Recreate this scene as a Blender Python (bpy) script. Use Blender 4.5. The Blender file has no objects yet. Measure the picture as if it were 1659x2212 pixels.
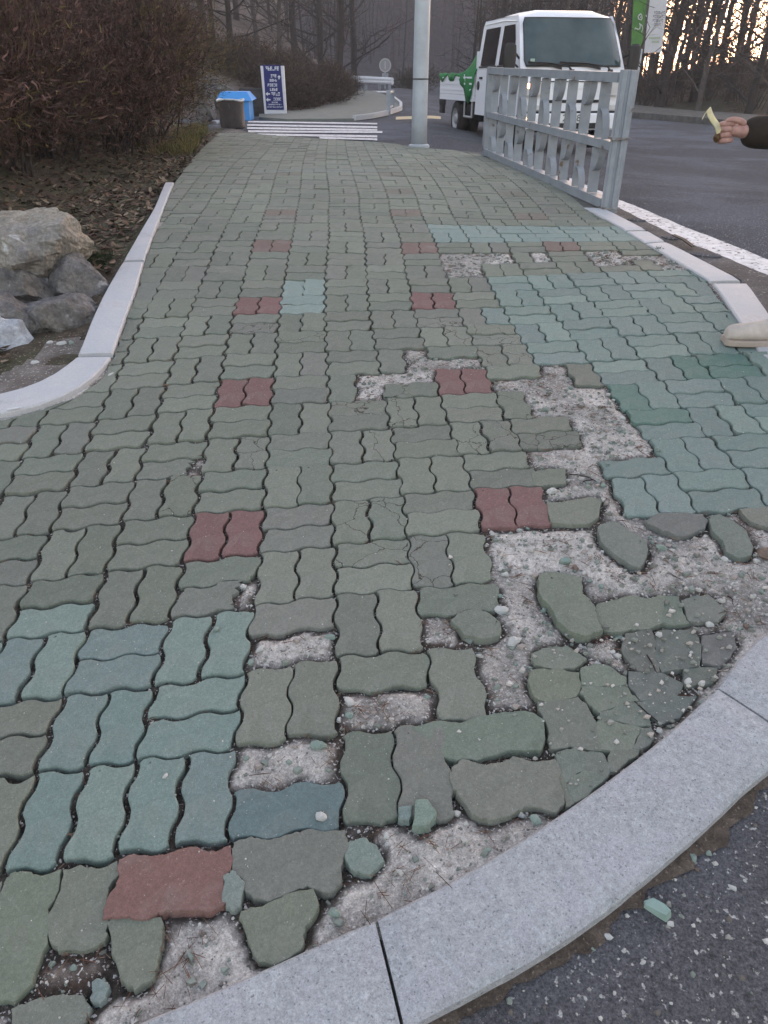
import bpy, math, random
import numpy as np
from mathutils import Vector, Matrix, noise
R = math.radians
rnd = random.Random(7)
scn = bpy.context.scene
col = scn.collection
# ------------------------------------------------------------------ camera, sky, sun, exposure
F_PX = 1555.0; CX, CY = 829.5, 1106.0      # measured on a 1659 x 2212 view of the photograph
CAM_Z = 1.40; PITCH = R(31.0)
cam_d = bpy.data.cameras.new('camera'); cam = bpy.data.objects.new('camera', cam_d); col.objects.link(cam)
cam.location = (0, 0, CAM_Z); cam.rotation_euler = (R(90) - PITCH, 0, 0)
cam_d.sensor_fit = 'VERTICAL'; cam_d.sensor_height = 24.0; cam_d.lens = 24.0 * F_PX / 2212.0
cam_d.clip_start = 0.02; cam_d.clip_end = 2000
scn.camera = cam
world = bpy.data.worlds.new('World'); scn.world = world; world.use_nodes = True
SUN_EL, SUN_AZ = R(3.2), R(24.0)            # low sun behind the trees on the right
nt = world.node_tree; nt.nodes.clear()
wo = nt.nodes.new('ShaderNodeOutputWorld'); bg = nt.nodes.new('ShaderNodeBackground'); sk = nt.nodes.new('ShaderNodeTexSky')
sk.sky_type = 'NISHITA'; sk.sun_disc = False; sk.sun_elevation = SUN_EL; sk.sun_rotation = SUN_AZ
sk.air_density = 1.0; sk.dust_density = 2.0; sk.ozone_density = 1.0
bg.inputs['Strength'].default_value = 0.15
hs = nt.nodes.new('ShaderNodeHueSaturation'); hs.inputs['Saturation'].default_value = .72
tm = nt.nodes.new('ShaderNodeMix'); tm.data_type = 'RGBA'; tm.blend_type = 'MULTIPLY'; tm.inputs[0].default_value = 1; tm.inputs[7].default_value = (1.08, .965, .985, 1)
nt.links.new(sk.outputs[0], hs.inputs['Color']); nt.links.new(hs.outputs[0], tm.inputs[6]); nt.links.new(tm.outputs[2], bg.inputs[0]); nt.links.new(bg.outputs[0], wo.inputs[0])
sun_d = bpy.data.lights.new('sun', 'SUN'); sun_d.energy = 0.5; sun_d.angle = R(12); sun_d.color = (1.0, 0.86, 0.68)
sun = bpy.data.objects.new('sun', sun_d); col.objects.link(sun)
sun.rotation_euler = Vector((-math.sin(SUN_AZ) * math.cos(SUN_EL), -math.cos(SUN_AZ) * math.cos(SUN_EL), -math.sin(SUN_EL))).to_track_quat('-Z', 'Y').to_euler()
scn.view_settings.view_transform = 'Standard'; scn.view_settings.look = 'None'
scn.view_settings.gamma = 1.0; scn.view_settings.exposure = 3.36

# ------------------------------------------------------------------ terrain functions
def sstep(t):
    t = np.clip(t, 0, 1); return t * t * (3 - 2 * t)
def prof(y):
    y = np.asarray(y, float); s0, y1, y2 = .11, 3.4, 9.0
    t = np.clip((y - y1) / (y2 - y1), 0, 1)
    return s0 * np.minimum(y, y1) + (y2 - y1) * s0 * (t - t * t / 2) * (y > y1)
def Pz(x, y):                                   # top of the paving
    x = np.clip(np.asarray(x, float), -6, 6)
    return prof(y) + .02 * x - .05 * np.maximum(x - .2, 0) * sstep((np.asarray(y, float) - 4) / 5)
def Rz(x, y):                                   # top of the asphalt
    x = np.asarray(x, float); y = np.asarray(y, float)
    d = .028 + .085 * sstep((y - 2.0) / 1.2) * (1 - sstep((y - 10.3) / 1.5) * (1 - sstep((x - .9) / 1.0)))
    return Pz(x, y) - d - .055 * np.clip(x - 1.6, 0, 3.0) * sstep((y - 6) / 4) + .016 * np.clip(y - 14, 0, 60)
_c, _s = math.cos(PITCH), math.sin(PITCH)
def ray(u, v):
    a, b = (u - CX) / F_PX, -(v - CY) / F_PX
    return Vector((a, _c + b * _s, b * _c - _s))
def hit(u, v, g=Pz, off=0.0):
    d = ray(u, v); lo, hi = 0.0, 120.0
    for _ in range(50):
        m = (lo + hi) / 2
        if CAM_Z + d.z * m < float(g(d.x * m, d.y * m)) + off: hi = m
        else: lo = m
    return Vector((d.x * hi, d.y * hi, CAM_Z + d.z * hi))
def at(u, v, Y):
    d = ray(u, v); t = Y / d.y
    return Vector((d.x * t, Y, CAM_Z + d.z * t))
def project(p):
    x, y, z = p[0], p[1], p[2] - CAM_Z
    dep = y * _c - z * _s
    return CX + F_PX * x / dep, CY - F_PX * (y * _s + z * _c) / dep, dep
def hits(pts, g=Pz, off=0.0): return [hit(u, v, g, off) for u, v in pts]

# ------------------------------------------------------------------ materials
def mat(name, base, rough=.8, var=0.0, scale=5.0, base2=None, bump=0.0, bscale=60.0, metal=0.0, attr=None, speck=None, spscale=300, spthr=.78, detail=6, emit=None, trans=0, coord='Object', spec=.3, base3=None, scale3=1.2, spot=None, dust=None, grain=None):
    m = bpy.data.materials.new(name); m.use_nodes = True
    n = m.node_tree; b = n.nodes['Principled BSDF']
    b.inputs['Roughness'].default_value = rough; b.inputs['Metallic'].default_value = metal
    b.inputs['Specular IOR Level'].default_value = spec
    tc = n.nodes.new('ShaderNodeTexCoord'); co = tc.outputs[coord]
    if coord == 'Object' and attr == 'world':
        attr = None
    src = None
    def rgb(c):
        q = n.nodes.new('ShaderNodeRGB'); q.outputs[0].default_value = (*c, 1); return q.outputs[0]
    def mix(f, a, c, bl='MIX'):
        q = n.nodes.new('ShaderNodeMix'); q.data_type = 'RGBA'; q.blend_type = bl
        if isinstance(f, (int, float)): q.inputs[0].default_value = f
        else: n.links.new(f, q.inputs[0])
        n.links.new(a, q.inputs[6]); n.links.new(c, q.inputs[7]); return q.outputs[2]
    def noi(s, d=6, r=.6):
        q = n.nodes.new('ShaderNodeTexNoise'); q.inputs['Scale'].default_value = s; q.inputs['Detail'].default_value = d
        q.inputs['Roughness'].default_value = r; n.links.new(co, q.inputs['Vector']); return q.outputs['Fac']
    def ramp(f, a, c):
        q = n.nodes.new('ShaderNodeMapRange'); q.inputs[1].default_value = a; q.inputs[2].default_value = c; n.links.new(f, q.inputs[0]); return q.outputs[0]
    if attr:
        q = n.nodes.new('ShaderNodeAttribute'); q.attribute_name = attr; src = q.outputs['Color']
    else: src = rgb(base)
    if base2: src = mix(ramp(noi(scale, detail), .35, .65), src, rgb(base2))
    if base3: src = mix(ramp(noi(scale3, 4), .45, .62), src, rgb(base3))
    if var:
        f = noi(scale * 1.7, detail); g = n.nodes.new('ShaderNodeMapRange'); g.inputs[1].default_value = .25; g.inputs[2].default_value = .75
        g.inputs[3].default_value = 1 - var; g.inputs[4].default_value = 1 + var; n.links.new(f, g.inputs[0])
        cm = n.nodes.new('ShaderNodeCombineColor')
        for k in range(3): n.links.new(g.outputs[0], cm.inputs[k])
        src = mix(1.0, src, cm.outputs[0], 'MULTIPLY')
    if speck:
        src = mix(ramp(noi(spscale, 2, .5), spthr - .03, spthr + .03), src, rgb(speck))
    for gs, ga in (grain or []):
        g = n.nodes.new('ShaderNodeMapRange'); g.inputs[1].default_value = .28; g.inputs[2].default_value = .72; g.inputs[3].default_value = 1 - ga; g.inputs[4].default_value = 1 + ga
        n.links.new(noi(gs, 3, .7), g.inputs[0]); cm = n.nodes.new('ShaderNodeCombineColor')
        for k in range(3): n.links.new(g.outputs[0], cm.inputs[k])
        src = mix(1.0, src, cm.outputs[0], 'MULTIPLY')
    for du in (dust or []):
        g = n.nodes.new('ShaderNodeMapRange'); g.inputs[1].default_value = du[2]; g.inputs[2].default_value = du[3]; g.inputs[4].default_value = du[4]; n.links.new(noi(du[1], 7, .68), g.inputs[0])
        src = mix(g.outputs[0], src, rgb(du[0]))
    if spot:
        src = mix(ramp(noi(spot[1], 3, .5), spot[2], spot[2] + .05), src, rgb(spot[0]))
    n.links.new(src, b.inputs['Base Color'])
    if bump:
        q = n.nodes.new('ShaderNodeBump'); q.inputs['Strength'].default_value = 1.0; q.inputs['Distance'].default_value = bump
        n.links.new(noi(bscale, 8, .65), q.inputs['Height']); n.links.new(q.outputs[0], b.inputs['Normal'])
    if emit:
        b.inputs['Emission Color'].default_value = (*emit[0], 1); b.inputs['Emission Strength'].default_value = emit[1]
    if trans: b.inputs['Transmission Weight'].default_value = trans
    return m
M = {}
M['paver'] = mat('concrete_block', (.1, .1, .1), .88, var=.10, scale=18, attr='col', bump=.0016, bscale=400, grain=[(330, .22), (120, .12)], speck=(.34, .35, .33), spscale=210, spthr=.735, coord='Object', spot=((.035, .04, .035), 30, .725), dust=[((.24, .238, .225), 9, .52, .80, .42), ((.05, .055, .045), 13, .56, .8, .5), ((.30, .30, .29), 60, .62, .74, .35)])
def cracked():
    m = M['paver'].copy(); m.name = 'cracked_block'; n = m.node_tree; b = n.nodes['Principled BSDF']
    tc = n.nodes.new('ShaderNodeTexCoord'); no = n.nodes.new('ShaderNodeTexNoise'); no.inputs['Scale'].default_value = 14; no.inputs['Detail'].default_value = 5
    ad = n.nodes.new('ShaderNodeVectorMath'); ad.operation = 'MULTIPLY_ADD'; ad.inputs[1].default_value = (.11, .11, .11)
    n.links.new(tc.outputs['Object'], no.inputs['Vector']); n.links.new(no.outputs['Color'], ad.inputs[0])
    oi = n.nodes.new('ShaderNodeObjectInfo'); a2 = n.nodes.new('ShaderNodeVectorMath'); n.links.new(tc.outputs['Object'], a2.inputs[0]); n.links.new(oi.outputs['Location'], a2.inputs[1]); n.links.new(a2.outputs[0], ad.inputs[2])
    vo = n.nodes.new('ShaderNodeTexVoronoi'); vo.feature = 'DISTANCE_TO_EDGE'; vo.inputs['Scale'].default_value = 6.5; n.links.new(ad.outputs[0], vo.inputs['Vector'])
    mr = n.nodes.new('ShaderNodeMapRange'); mr.inputs[1].default_value = .004; mr.inputs[2].default_value = .014; n.links.new(vo.outputs['Distance'], mr.inputs[0])
    mx = n.nodes.new('ShaderNodeMix'); mx.data_type = 'RGBA'; old = b.inputs['Base Color'].links[0].from_socket
    n.links.new(mr.outputs[0], mx.inputs[0]); mx.inputs[6].default_value = (.03, .028, .025, 1); n.links.new(old, mx.inputs[7]); n.links.new(mx.outputs[2], b.inputs['Base Color'])
    return m
M['cracked'] = cracked()
M['granite'] = mat('granite', (.305, .325, .348), .7, base2=(.225, .24, .26), scale=70, var=.10, grain=[(300, .30), (110, .16), (3, .06)], bump=.0008, bscale=200, speck=(.14, .15, .17), spscale=170, spthr=.66, base3=(.27, .28, .31), scale3=7, dust=[((.14, .12, .10), 5, .60, .75, .45), ((.36, .37, .40), 40, .5, .7, .5)])
M['granite_white'] = mat('pale_granite', (.40, .415, .45), .7, grain=[(260, .12), (60, .08)], base2=(.345, .36, .39), scale=60, var=.06, bump=.0005, bscale=200, base3=(.40, .405, .43), scale3=5, dust=[((.20, .18, .16), 6, .56, .75, .5)])
M['asphalt'] = mat('asphalt', (.116, .116, .126), 1.0, grain=[(240, .5), (110, .3)], base2=(.070, .068, .076), scale=90, var=.2, bump=.009, bscale=160, speck=(.38, .38, .38), spscale=85, spthr=.665, base3=(.120, .124, .143), scale3=.8, spec=0.0)
M['paint'] = mat('road_paint', (.62, .62, .64), .8, base2=(.45, .45, .47), scale=14, var=.1, speck=(.12, .12, .13), spscale=30, spthr=.62, bump=.001)
M['soil'] = mat('soil', (.10, .082, .070), .97, base2=(.055, .044, .037), scale=22, var=.3, grain=[(200, .4)], bump=.02, bscale=30, speck=(.16, .13, .11), spscale=120, spthr=.66)
M['litter'] = mat('litter_ground', (.075, .058, .045), .97, base2=(.035, .03, .022), scale=14, var=.35, bump=.02, bscale=40, speck=(.2, .16, .13), spscale=80, spthr=.64, base3=(.05, .055, .03), scale3=2)
M['hill'] = mat('hill_ground', (.085, .066, .060), .97, base2=(.05, .039, .035), scale=.8, var=.3, bump=.1, bscale=4, base3=(.13, .105, .095), scale3=.3)
M['bank'] = mat('bank_ground', (.070, .046, .038), .97, base2=(.045, .032, .028), scale=1.6, var=.3, bump=.06, bscale=6, base3=(.045, .045, .028), scale3=.5)
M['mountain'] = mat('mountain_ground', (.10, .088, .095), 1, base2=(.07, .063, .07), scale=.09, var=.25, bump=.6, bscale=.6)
M['rock'] = mat('rock', (.19, .188, .195), .9, grain=[(60, .35), (18, .3)], base2=(.07, .07, .078), scale=7, var=.4, bump=.035, bscale=16, base3=(.11, .105, .10), scale3=3, speck=(.24, .24, .25), spscale=9, spthr=.70)
M['rock_tan'] = mat('rock_tan', (.32, .285, .23), .9, grain=[(55, .35), (14, .3)], base2=(.14, .14, .15), scale=1.7, var=.4, bump=.035, bscale=14, base3=(.20, .19, .17), scale3=9, speck=(.36, .37, .38), spscale=9, spthr=.70)
M['rock_pale'] = mat('rock_pale', grain=[(60, .25), (14, .2)], base=(.38, .40, .44), rough=.9, base2=(.24, .26, .30), scale=5, var=.2, bump=.015, bscale=20)
M['chip_white'] = mat('stone_white', (.43, .44, .44), .85, base2=(.30, .31, .31), scale=40, var=.15, bump=.003, bscale=120)
M['chip_green'] = mat('stone_green', (.20, .26, .24), .85, base2=(.13, .17, .155), scale=40, var=.15, bump=.003, bscale=120)
M['chip_brown'] = mat('stone_brown', (.16, .12, .10), .85, base2=(.10, .08, .07), scale=30, var=.15, bump=.003, bscale=100)
M['gravel'] = mat('gravel', (.2, .2, .2), .9, attr='col', var=.1, scale=50)
M['bark'] = mat('bark', (.042, .036, .036), .97, base2=(.026, .022, .022), scale=6, var=.25, bump=.02, bscale=20)
M['bark_pale'] = mat('pale_bark', (.075, .066, .064), .95, base2=(.045, .04, .04), scale=6, var=.25, bump=.02, bscale=20)
M['twig_red'] = mat('dry_twig', (.070, .044, .037), .95, attr='col', var=.2, scale=8)
M['leaf'] = mat('leaf_bits', (.1, .1, .1), .9, attr='col', var=.15, scale=20)
M['galv'] = mat('painted_steel', (.235, .265, .305), .5, base2=(.19, .215, .25), scale=9, var=.08, metal=.0, bump=.0006, bscale=60, spot=((.10, .07, .052), 9, .67), spec=.5)
M['pole'] = mat('pole_paint', (.38, .42, .47), .55, base2=(.32, .35, .39), scale=5, var=.08, bump=.0006, bscale=40, spot=((.13, .12, .12), 5, .68), spec=.5)
M['white_car'] = mat('white_paint', (.66, .68, .74), .28, var=.03, scale=3, spec=.6)
M['black_plastic'] = mat('black_plastic', (.010, .010, .012), .6, var=.1, scale=8, spec=.5)
M['rubber'] = mat('rubber', (.018, .018, .02), .85, var=.2, scale=12)
M['rim'] = mat('rim_steel', (.30, .31, .33), .5, var=.15, scale=12, metal=.3)
M['glass'] = mat('tinted_glass', (.018, .040, .045), .07, base2=(.05, .075, .078), var=.2, scale=1.6, spec=.65)
M['glass_dark'] = mat('dark_glass', (.012, .013, .016), .1, spec=.6)
M['chassis'] = mat('chassis', (.02, .02, .022), .8, var=.3, scale=9)
M['lamp_clear'] = mat('lamp_lens', (.45, .46, .48), .15, spec=.8)
M['lamp_amber'] = mat('amber_lamp', (.9, .42, .10), .3, emit=((1, .45, .12), 2.5))
M['plate'] = mat('number_plate', (.62, .64, .66), .5)
M['tarp'] = mat('green_net', (.012, .17, .045), .75, base2=(.008, .10, .028), scale=7, var=.3, bump=.01, bscale=24)
M['blue'] = mat('blue_plastic', (.05, .25, .62), .5, var=.06, scale=4)
M['navy'] = mat('navy_panel', (.008, .012, .11), .5, var=.05, scale=4)
M['white'] = mat('white_panel', (.52, .53, .58), .6, var=.06, scale=6)
M['grey_text'] = mat('grey_print', (.13, .13, .16), .7)
M['pale_green'] = mat('green_print', (.33, .40, .30), .7)
M['sign_green'] = mat('green_panel', (.085, .23, .045), .6, base2=(.06, .17, .05), scale=3, var=.06)
M['bag'] = mat('bin_bag', (.028, .022, .024), .45, base2=(.045, .036, .036), scale=9, var=.3, bump=.012, bscale=22, spec=.5)
M['bag_rim'] = mat('bag_rim', (.5, .52, .54), .6)
M['stone_wall'] = mat('dark_wall', (.040, .040, .043), .9, base2=(.026, .026, .028), scale=6, var=.2, bump=.01, bscale=20)
M['walk'] = mat('far_walk', (.155, .165, .155), .9, base2=(.125, .135, .125), scale=5, var=.12, bump=.004, bscale=30)
M['kerb_dark'] = mat('kerb_face', (.10, .10, .10), .9, base2=(.06, .06, .058), scale=6, var=.2, bump=.005, bscale=30)
M['grass'] = mat('verge_grass', (.05, .058, .025), .95, attr='col', var=.2, scale=5)
M['coat'] = mat('coat_cloth', (.020, .015, .012), .9, var=.25, scale=30, bump=.002, bscale=200)
M['trousers'] = mat('trouser_cloth', (.05, .052, .06), .9, var=.2, scale=30, bump=.002, bscale=200)
M['skin'] = mat('skin', (.38, .24, .205), .6, base2=(.30, .165, .15), scale=38, var=.12, bump=.0025, bscale=140)
M['hair'] = mat('hair', (.015, .012, .011), .6, var=.2, scale=60)
M['shoe'] = mat('shoe_suede', (.43, .39, .36), .85, base2=(.36, .33, .31), scale=16, var=.12, bump=.0015, bscale=150)
M['sole'] = mat('shoe_sole', (.30, .26, .235), .8, var=.1, scale=30)
M['keys'] = mat('foil_wrap', (.50, .50, .36), .35, base2=(.62, .55, .28), scale=30, var=.25, metal=.4, bump=.004, bscale=80, spec=.8)
M['dark_item'] = mat('dark_item', (.07, .035, .012), .4)
M['yellow_paint'] = mat('yellow_paint', (.40, .34, .22), .8, var=.2, scale=20)

# ------------------------------------------------------------------ mesh helpers
def tag(o, label=None, cat=None, group=None, kind=None):
    if label: o['label'] = label
    if cat: o['category'] = cat
    if group: o['group'] = group
    if kind: o['kind'] = kind
    return o
def empty(name, loc=(0, 0, 0), rz=0, label=None, cat=None, group=None):
    o = bpy.data.objects.new(name, None); col.objects.link(o); o.empty_display_size = .1
    o.location = loc; o.rotation_euler = (0, 0, rz); tag(o, label, cat, group); return o
def copy_tree(o, parent=None):
    c = o.copy(); col.objects.link(c); c.parent = parent
    for ch in o.children: copy_tree(ch, c)
    return c
class MB:
    def __init__(s): s.v = []; s.f = []; s.c = []; s.mi = []
    def add(s, vs, fs, c=None, mi=0):
        b = len(s.v); s.v += [tuple(p) for p in vs]; s.f += [tuple(b + i for i in f) for f in fs]
        s.c += [c or (1, 1, 1)] * len(vs); s.mi += [mi] * len(fs); return s
    def box(s, lo, hi, T=None, c=None, bev=0):
        x0, y0, z0 = lo; x1, y1, z1 = hi
        if bev:
            b = bev; ring = []
            P = []
            for (z, k) in ((z0, b), (z0 + b, 0), (z1 - b, 0), (z1, b)):
                P += [(x0 + k + (b if not k else 0) * 0, y0 + k, z), (x1 - k, y0 + k, z), (x1 - k, y1 - k, z), (x0 + k, y1 - k, z)]
            fs = [(3, 2, 1, 0), (12, 13, 14, 15)]
            for r in range(3):
                for i in range(4): fs.append((r * 4 + i, r * 4 + (i + 1) % 4, r * 4 + 4 + (i + 1) % 4, r * 4 + 4 + i))
            vs = P
        else:
            vs = [(x0, y0, z0), (x1, y0, z0), (x1, y1, z0), (x0, y1, z0), (x0, y0, z1), (x1, y0, z1), (x1, y1, z1), (x0, y1, z1)]
            fs = [(3, 2, 1, 0), (4, 5, 6, 7), (0, 1, 5, 4), (1, 2, 6, 5), (2, 3, 7, 6), (3, 0, 4, 7)]
        if T: vs = [T @ Vector(p) for p in vs]
        return s.add(vs, fs, c)
    def tube(s, pts, rad, n=8, c=None, cap=True):
        pts = [Vector(p) for p in pts]
        if not hasattr(rad, '__len__'): rad = [rad] * len(pts)
        vs = []; up = None
        for i, p in enumerate(pts):
            t = (pts[min(i + 1, len(pts) - 1)] - pts[max(i - 1, 0)])
            t = t.normalized() if t.length > 1e-9 else Vector((0, 0, 1))
            if up is None: up = Vector((0, 0, 1)) if abs(t.z) < .9 else Vector((1, 0, 0))
            a = t.cross(up); a = a.normalized() if a.length > 1e-6 else t.orthogonal().normalized()
            b = a.cross(t).normalized(); up = b
            for k in range(n):
                w = 2 * math.pi * k / n; vs.append(p + (a * math.cos(w) + b * math.sin(w)) * rad[i])
        fs = []
        for i in range(len(pts) - 1):
            for k in range(n): fs.append((i * n + k, i * n + (k + 1) % n, (i + 1) * n + (k + 1) % n, (i + 1) * n + k))
        if cap: fs += [tuple(range(n))[::-1], tuple((len(pts) - 1) * n + k for k in range(n))]
        return s.add(vs, fs, c)
    def prism(s, poly, z0, z1, T=None, c=None):
        n = len(poly); vs = [(x, y, z0) for x, y in poly] + [(x, y, z1) for x, y in poly]
        fs = [tuple(range(n))[::-1], tuple(range(n, 2 * n))] + [(i, (i + 1) % n, n + (i + 1) % n, n + i) for i in range(n)]
        if T: vs = [T @ Vector(p) for p in vs]
        return s.add(vs, fs, c)
    def ribbon(s, pts, wvec, th, c=None):       # flat bar following pts, width vector wvec, thickness th
        pts = [Vector(p) for p in pts]; w = Vector(wvec) / 2; vs = []
        for i, p in enumerate(pts):
            t = (pts[min(i + 1, len(pts) - 1)] - pts[max(i - 1, 0)]).normalized(); q = t.cross(w).normalized() * th / 2
            vs += [p - w - q, p + w - q, p + w + q, p - w + q]
        fs = [(3, 2, 1, 0)]; m = len(pts)
        for i in range(m - 1):
            for k in range(4): fs.append((i * 4 + k, i * 4 + (k + 1) % 4, i * 4 + 4 + (k + 1) % 4, i * 4 + 4 + k))
        fs.append(tuple((m - 1) * 4 + k for k in range(4)))
        return s.add(vs, fs, c)
    def grid(s, rows, close=False, c=None):
        nr, nc = len(rows), len(rows[0]); vs = [p for r in rows for p in r]; fs = []
        for i in range(nr - 1):
            for j in range(nc - (0 if close else 1)):
                fs.append((i * nc + j, i * nc + (j + 1) % nc, (i + 1) * nc + (j + 1) % nc, (i + 1) * nc + j))
        return s.add(vs, fs, c)
    def lathe(s, prof_, n=20, T=None, c=None):
        rows = [[(r * math.cos(2 * math.pi * k / n), r * math.sin(2 * math.pi * k / n), z) for k in range(n)] for r, z in prof_]
        if T: rows = [[T @ Vector(p) for p in r] for r in rows]
        return s.grid(rows, True, c)
    def build(s, name, m, parent=None, smooth=False, loc=None, colr=False):
        me = bpy.data.meshes.new(name); me.from_pydata(s.v, [], s.f); me.validate(); me.update()
        for q in (m if isinstance(m, (list, tuple)) else [m]): me.materials.append(q)
        if any(s.mi): me.polygons.foreach_set('material_index', s.mi)
        if smooth: me.polygons.foreach_set('use_smooth', [True] * len(me.polygons))
        if smooth == 2: me.set_sharp_from_angle(angle=R(38))
        if colr:
            a = me.color_attributes.new('col', 'FLOAT_COLOR', 'POINT')
            a.data.foreach_set('color', [x for c in s.c for x in (*c, 1.0)])
        o = bpy.data.objects.new(name, me); col.objects.link(o)
        if parent: o.parent = parent
        if loc is not None: o.location = loc
        return o
def np_mesh(name, V, Fq, m, cols=None, smooth=False):
    me = bpy.data.meshes.new(name); me.from_pydata(V.tolist() if hasattr(V, 'tolist') else V, [], Fq.tolist() if hasattr(Fq, 'tolist') else Fq); me.update()
    me.materials.append(m)
    if smooth: me.polygons.foreach_set('use_smooth', [True] * len(me.polygons))
    if cols is not None:
        a = me.color_attributes.new('col', 'FLOAT_COLOR', 'POINT'); cc = np.ones((len(V), 4)); cc[:, :3] = cols; a.data.foreach_set('color', cc.ravel())
    o = bpy.data.objects.new(name, me); col.objects.link(o); return o
def height_sheet(name, xs, ys, fz, m, keep=None, smooth=True):
    X, Y = np.meshgrid(xs, ys); Z = fz(X, Y); V = np.stack([X, Y, Z], -1).reshape(-1, 3)
    nx, ny = len(xs), len(ys); i, j = np.meshgrid(np.arange(nx - 1), np.arange(ny - 1)); a = (j * nx + i).ravel()
    Fq = np.stack([a, a + 1, a + nx + 1, a + nx], 1)
    if keep is not None:
        k = keep(X, Y).ravel(); Fq = Fq[k[Fq].any(1)]
        used = np.unique(Fq); mp = -np.ones(len(V), int); mp[used] = np.arange(len(used)); V = V[used]; Fq = mp[Fq]
    return np_mesh(name, V, Fq, m, None, smooth)
def vnoise(X, Y, s, seed=0, octs=4):
    X = np.asarray(X, float); Y = np.asarray(Y, float); out = np.zeros_like(X); amp = 1.0; tot = 0; rs = np.random.RandomState(seed); T = rs.rand(256, 256)
    for o in range(octs):
        x = X * s * 2 ** o + o * 17.3; y = Y * s * 2 ** o + o * 9.1; xi = np.floor(x).astype(int); yi = np.floor(y).astype(int)
        fx = sstep(x - xi); fy = sstep(y - yi); g = lambda a, b: T[a % 256, b % 256]
        out += amp * ((g(xi, yi) * (1 - fx) + g(xi + 1, yi) * fx) * (1 - fy) + (g(xi, yi + 1) * (1 - fx) + g(xi + 1, yi + 1) * fx) * fy)
        tot += amp; amp *= .5
    return out / tot
def in_poly(X, Y, poly):
    X = np.asarray(X, float); Y = np.asarray(Y, float); ins = np.zeros(X.shape, bool); n = len(poly)
    for i in range(n):
        x0, y0 = poly[i]; x1, y1 = poly[(i + 1) % n]
        if y0 == y1: continue
        c = ((y0 > Y) != (y1 > Y)) & (X < (x1 - x0) * (Y - y0) / (y1 - y0) + x0); ins ^= c
    return ins
def rock_mesh(mb, c, sx, sy, sz, seed, n=10, rough=.28, colr=None, cut=4):
    r = random.Random(seed); vs = []; fs = []
    planes = [(Vector((r.gauss(0, 1), r.gauss(0, 1), r.gauss(0, .7))).normalized(), r.uniform(.62, .9)) for _ in range(cut)]
    ro = r.uniform(0, 6.28)
    for i in range(n + 1):
        th = math.pi * i / n
        for j in range(2 * n):
            ph = math.pi * j / n
            d = Vector((math.sin(th) * math.cos(ph), math.sin(th) * math.sin(ph), math.cos(th)))
            k = 1 + rough * (noise.noise(d * 1.6 + Vector((seed * 3.1, 0, 0))) * 1.2 + .4 * noise.noise(d * 4 + Vector((0, seed * 1.7, 0))))
            q = d * k
            for pn, pd in planes:
                e = q.dot(pn) - pd
                if e > 0: q -= pn * e
            x, y = q.x * sx, q.y * sy
            vs.append((c[0] + x * math.cos(ro) - y * math.sin(ro), c[1] + x * math.sin(ro) + y * math.cos(ro), c[2] + q.z * sz))
    for i in range(n):
        for j in range(2 * n): fs.append((i * 2 * n + j, i * 2 * n + (j + 1) % (2 * n), (i + 1) * 2 * n + (j + 1) % (2 * n), (i + 1) * 2 * n + j))
    mb.add(vs, fs, colr)
# ------------------------------------------------------------------ outline of the paved walk (ground points)
LEFT_IN = [(0, 912), (75, 892), (145, 867), (200, 835), (227, 805), (243, 775), (267, 703), (292, 638), (311, 568), (327, 523), (350, 463), (376, 398)]
LEFT_FAR = [(400, 363), (432, 325), (470, 290), (492, 271)]
LEFT_OUT = [(-4, 868), (80, 843), (135, 813), (172, 776), (195, 708), (225, 643), (262, 578), (280, 548), (335, 453), (357, 398)]
ARC_IN = [(295, 2212), (500, 2131), (650, 2059), (800, 1994), (954, 1919), (1079, 1849), (1179, 1784), (1309, 1694), (1404, 1619), (1464, 1572), (1559, 1477), (1649, 1352)]
ARC_OUT = [(500, 2420), (700, 2330), (894, 2212), (964, 2180), (1079, 2119), (1259, 2014), (1379, 1914), (1529, 1789), (1659, 1654)]
RIGHT_IN = [(1649, 757), (1602, 702), (1549, 642), (1529, 607), (1394, 524), (1352, 497), (1262, 447)]
FENCE_LN = [(1218, 409), (1130, 371), (1039, 334)]
TOP_LN = [(985, 325), (940, 321), (905, 318), (817, 307), (692, 299), (562, 290)]
def xy(L): return [(p.x, p.y) for p in hits(L)]
left_in = xy(LEFT_IN); left_far = xy(LEFT_FAR); arc_in = xy(ARC_IN); right_in = xy(RIGHT_IN); fence_ln = xy(FENCE_LN); top_ln = xy(TOP_LN)
arc_r = [(1.50, 1.50), (1.66, 1.76), (1.745, 2.05), (1.725, 2.6)]
arc_l = [(-1.2, .33), (-.8, .42)]
walk = [(-3.4, 2.62), (-2.2, 2.62)] + left_in + left_far + top_ln[::-1] + fence_ln[::-1] + right_in[::-1] + arc_r[::-1] + arc_in[::-1] + arc_l[::-1] + [(-3.4, .25)]
walk_np = walk
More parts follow.
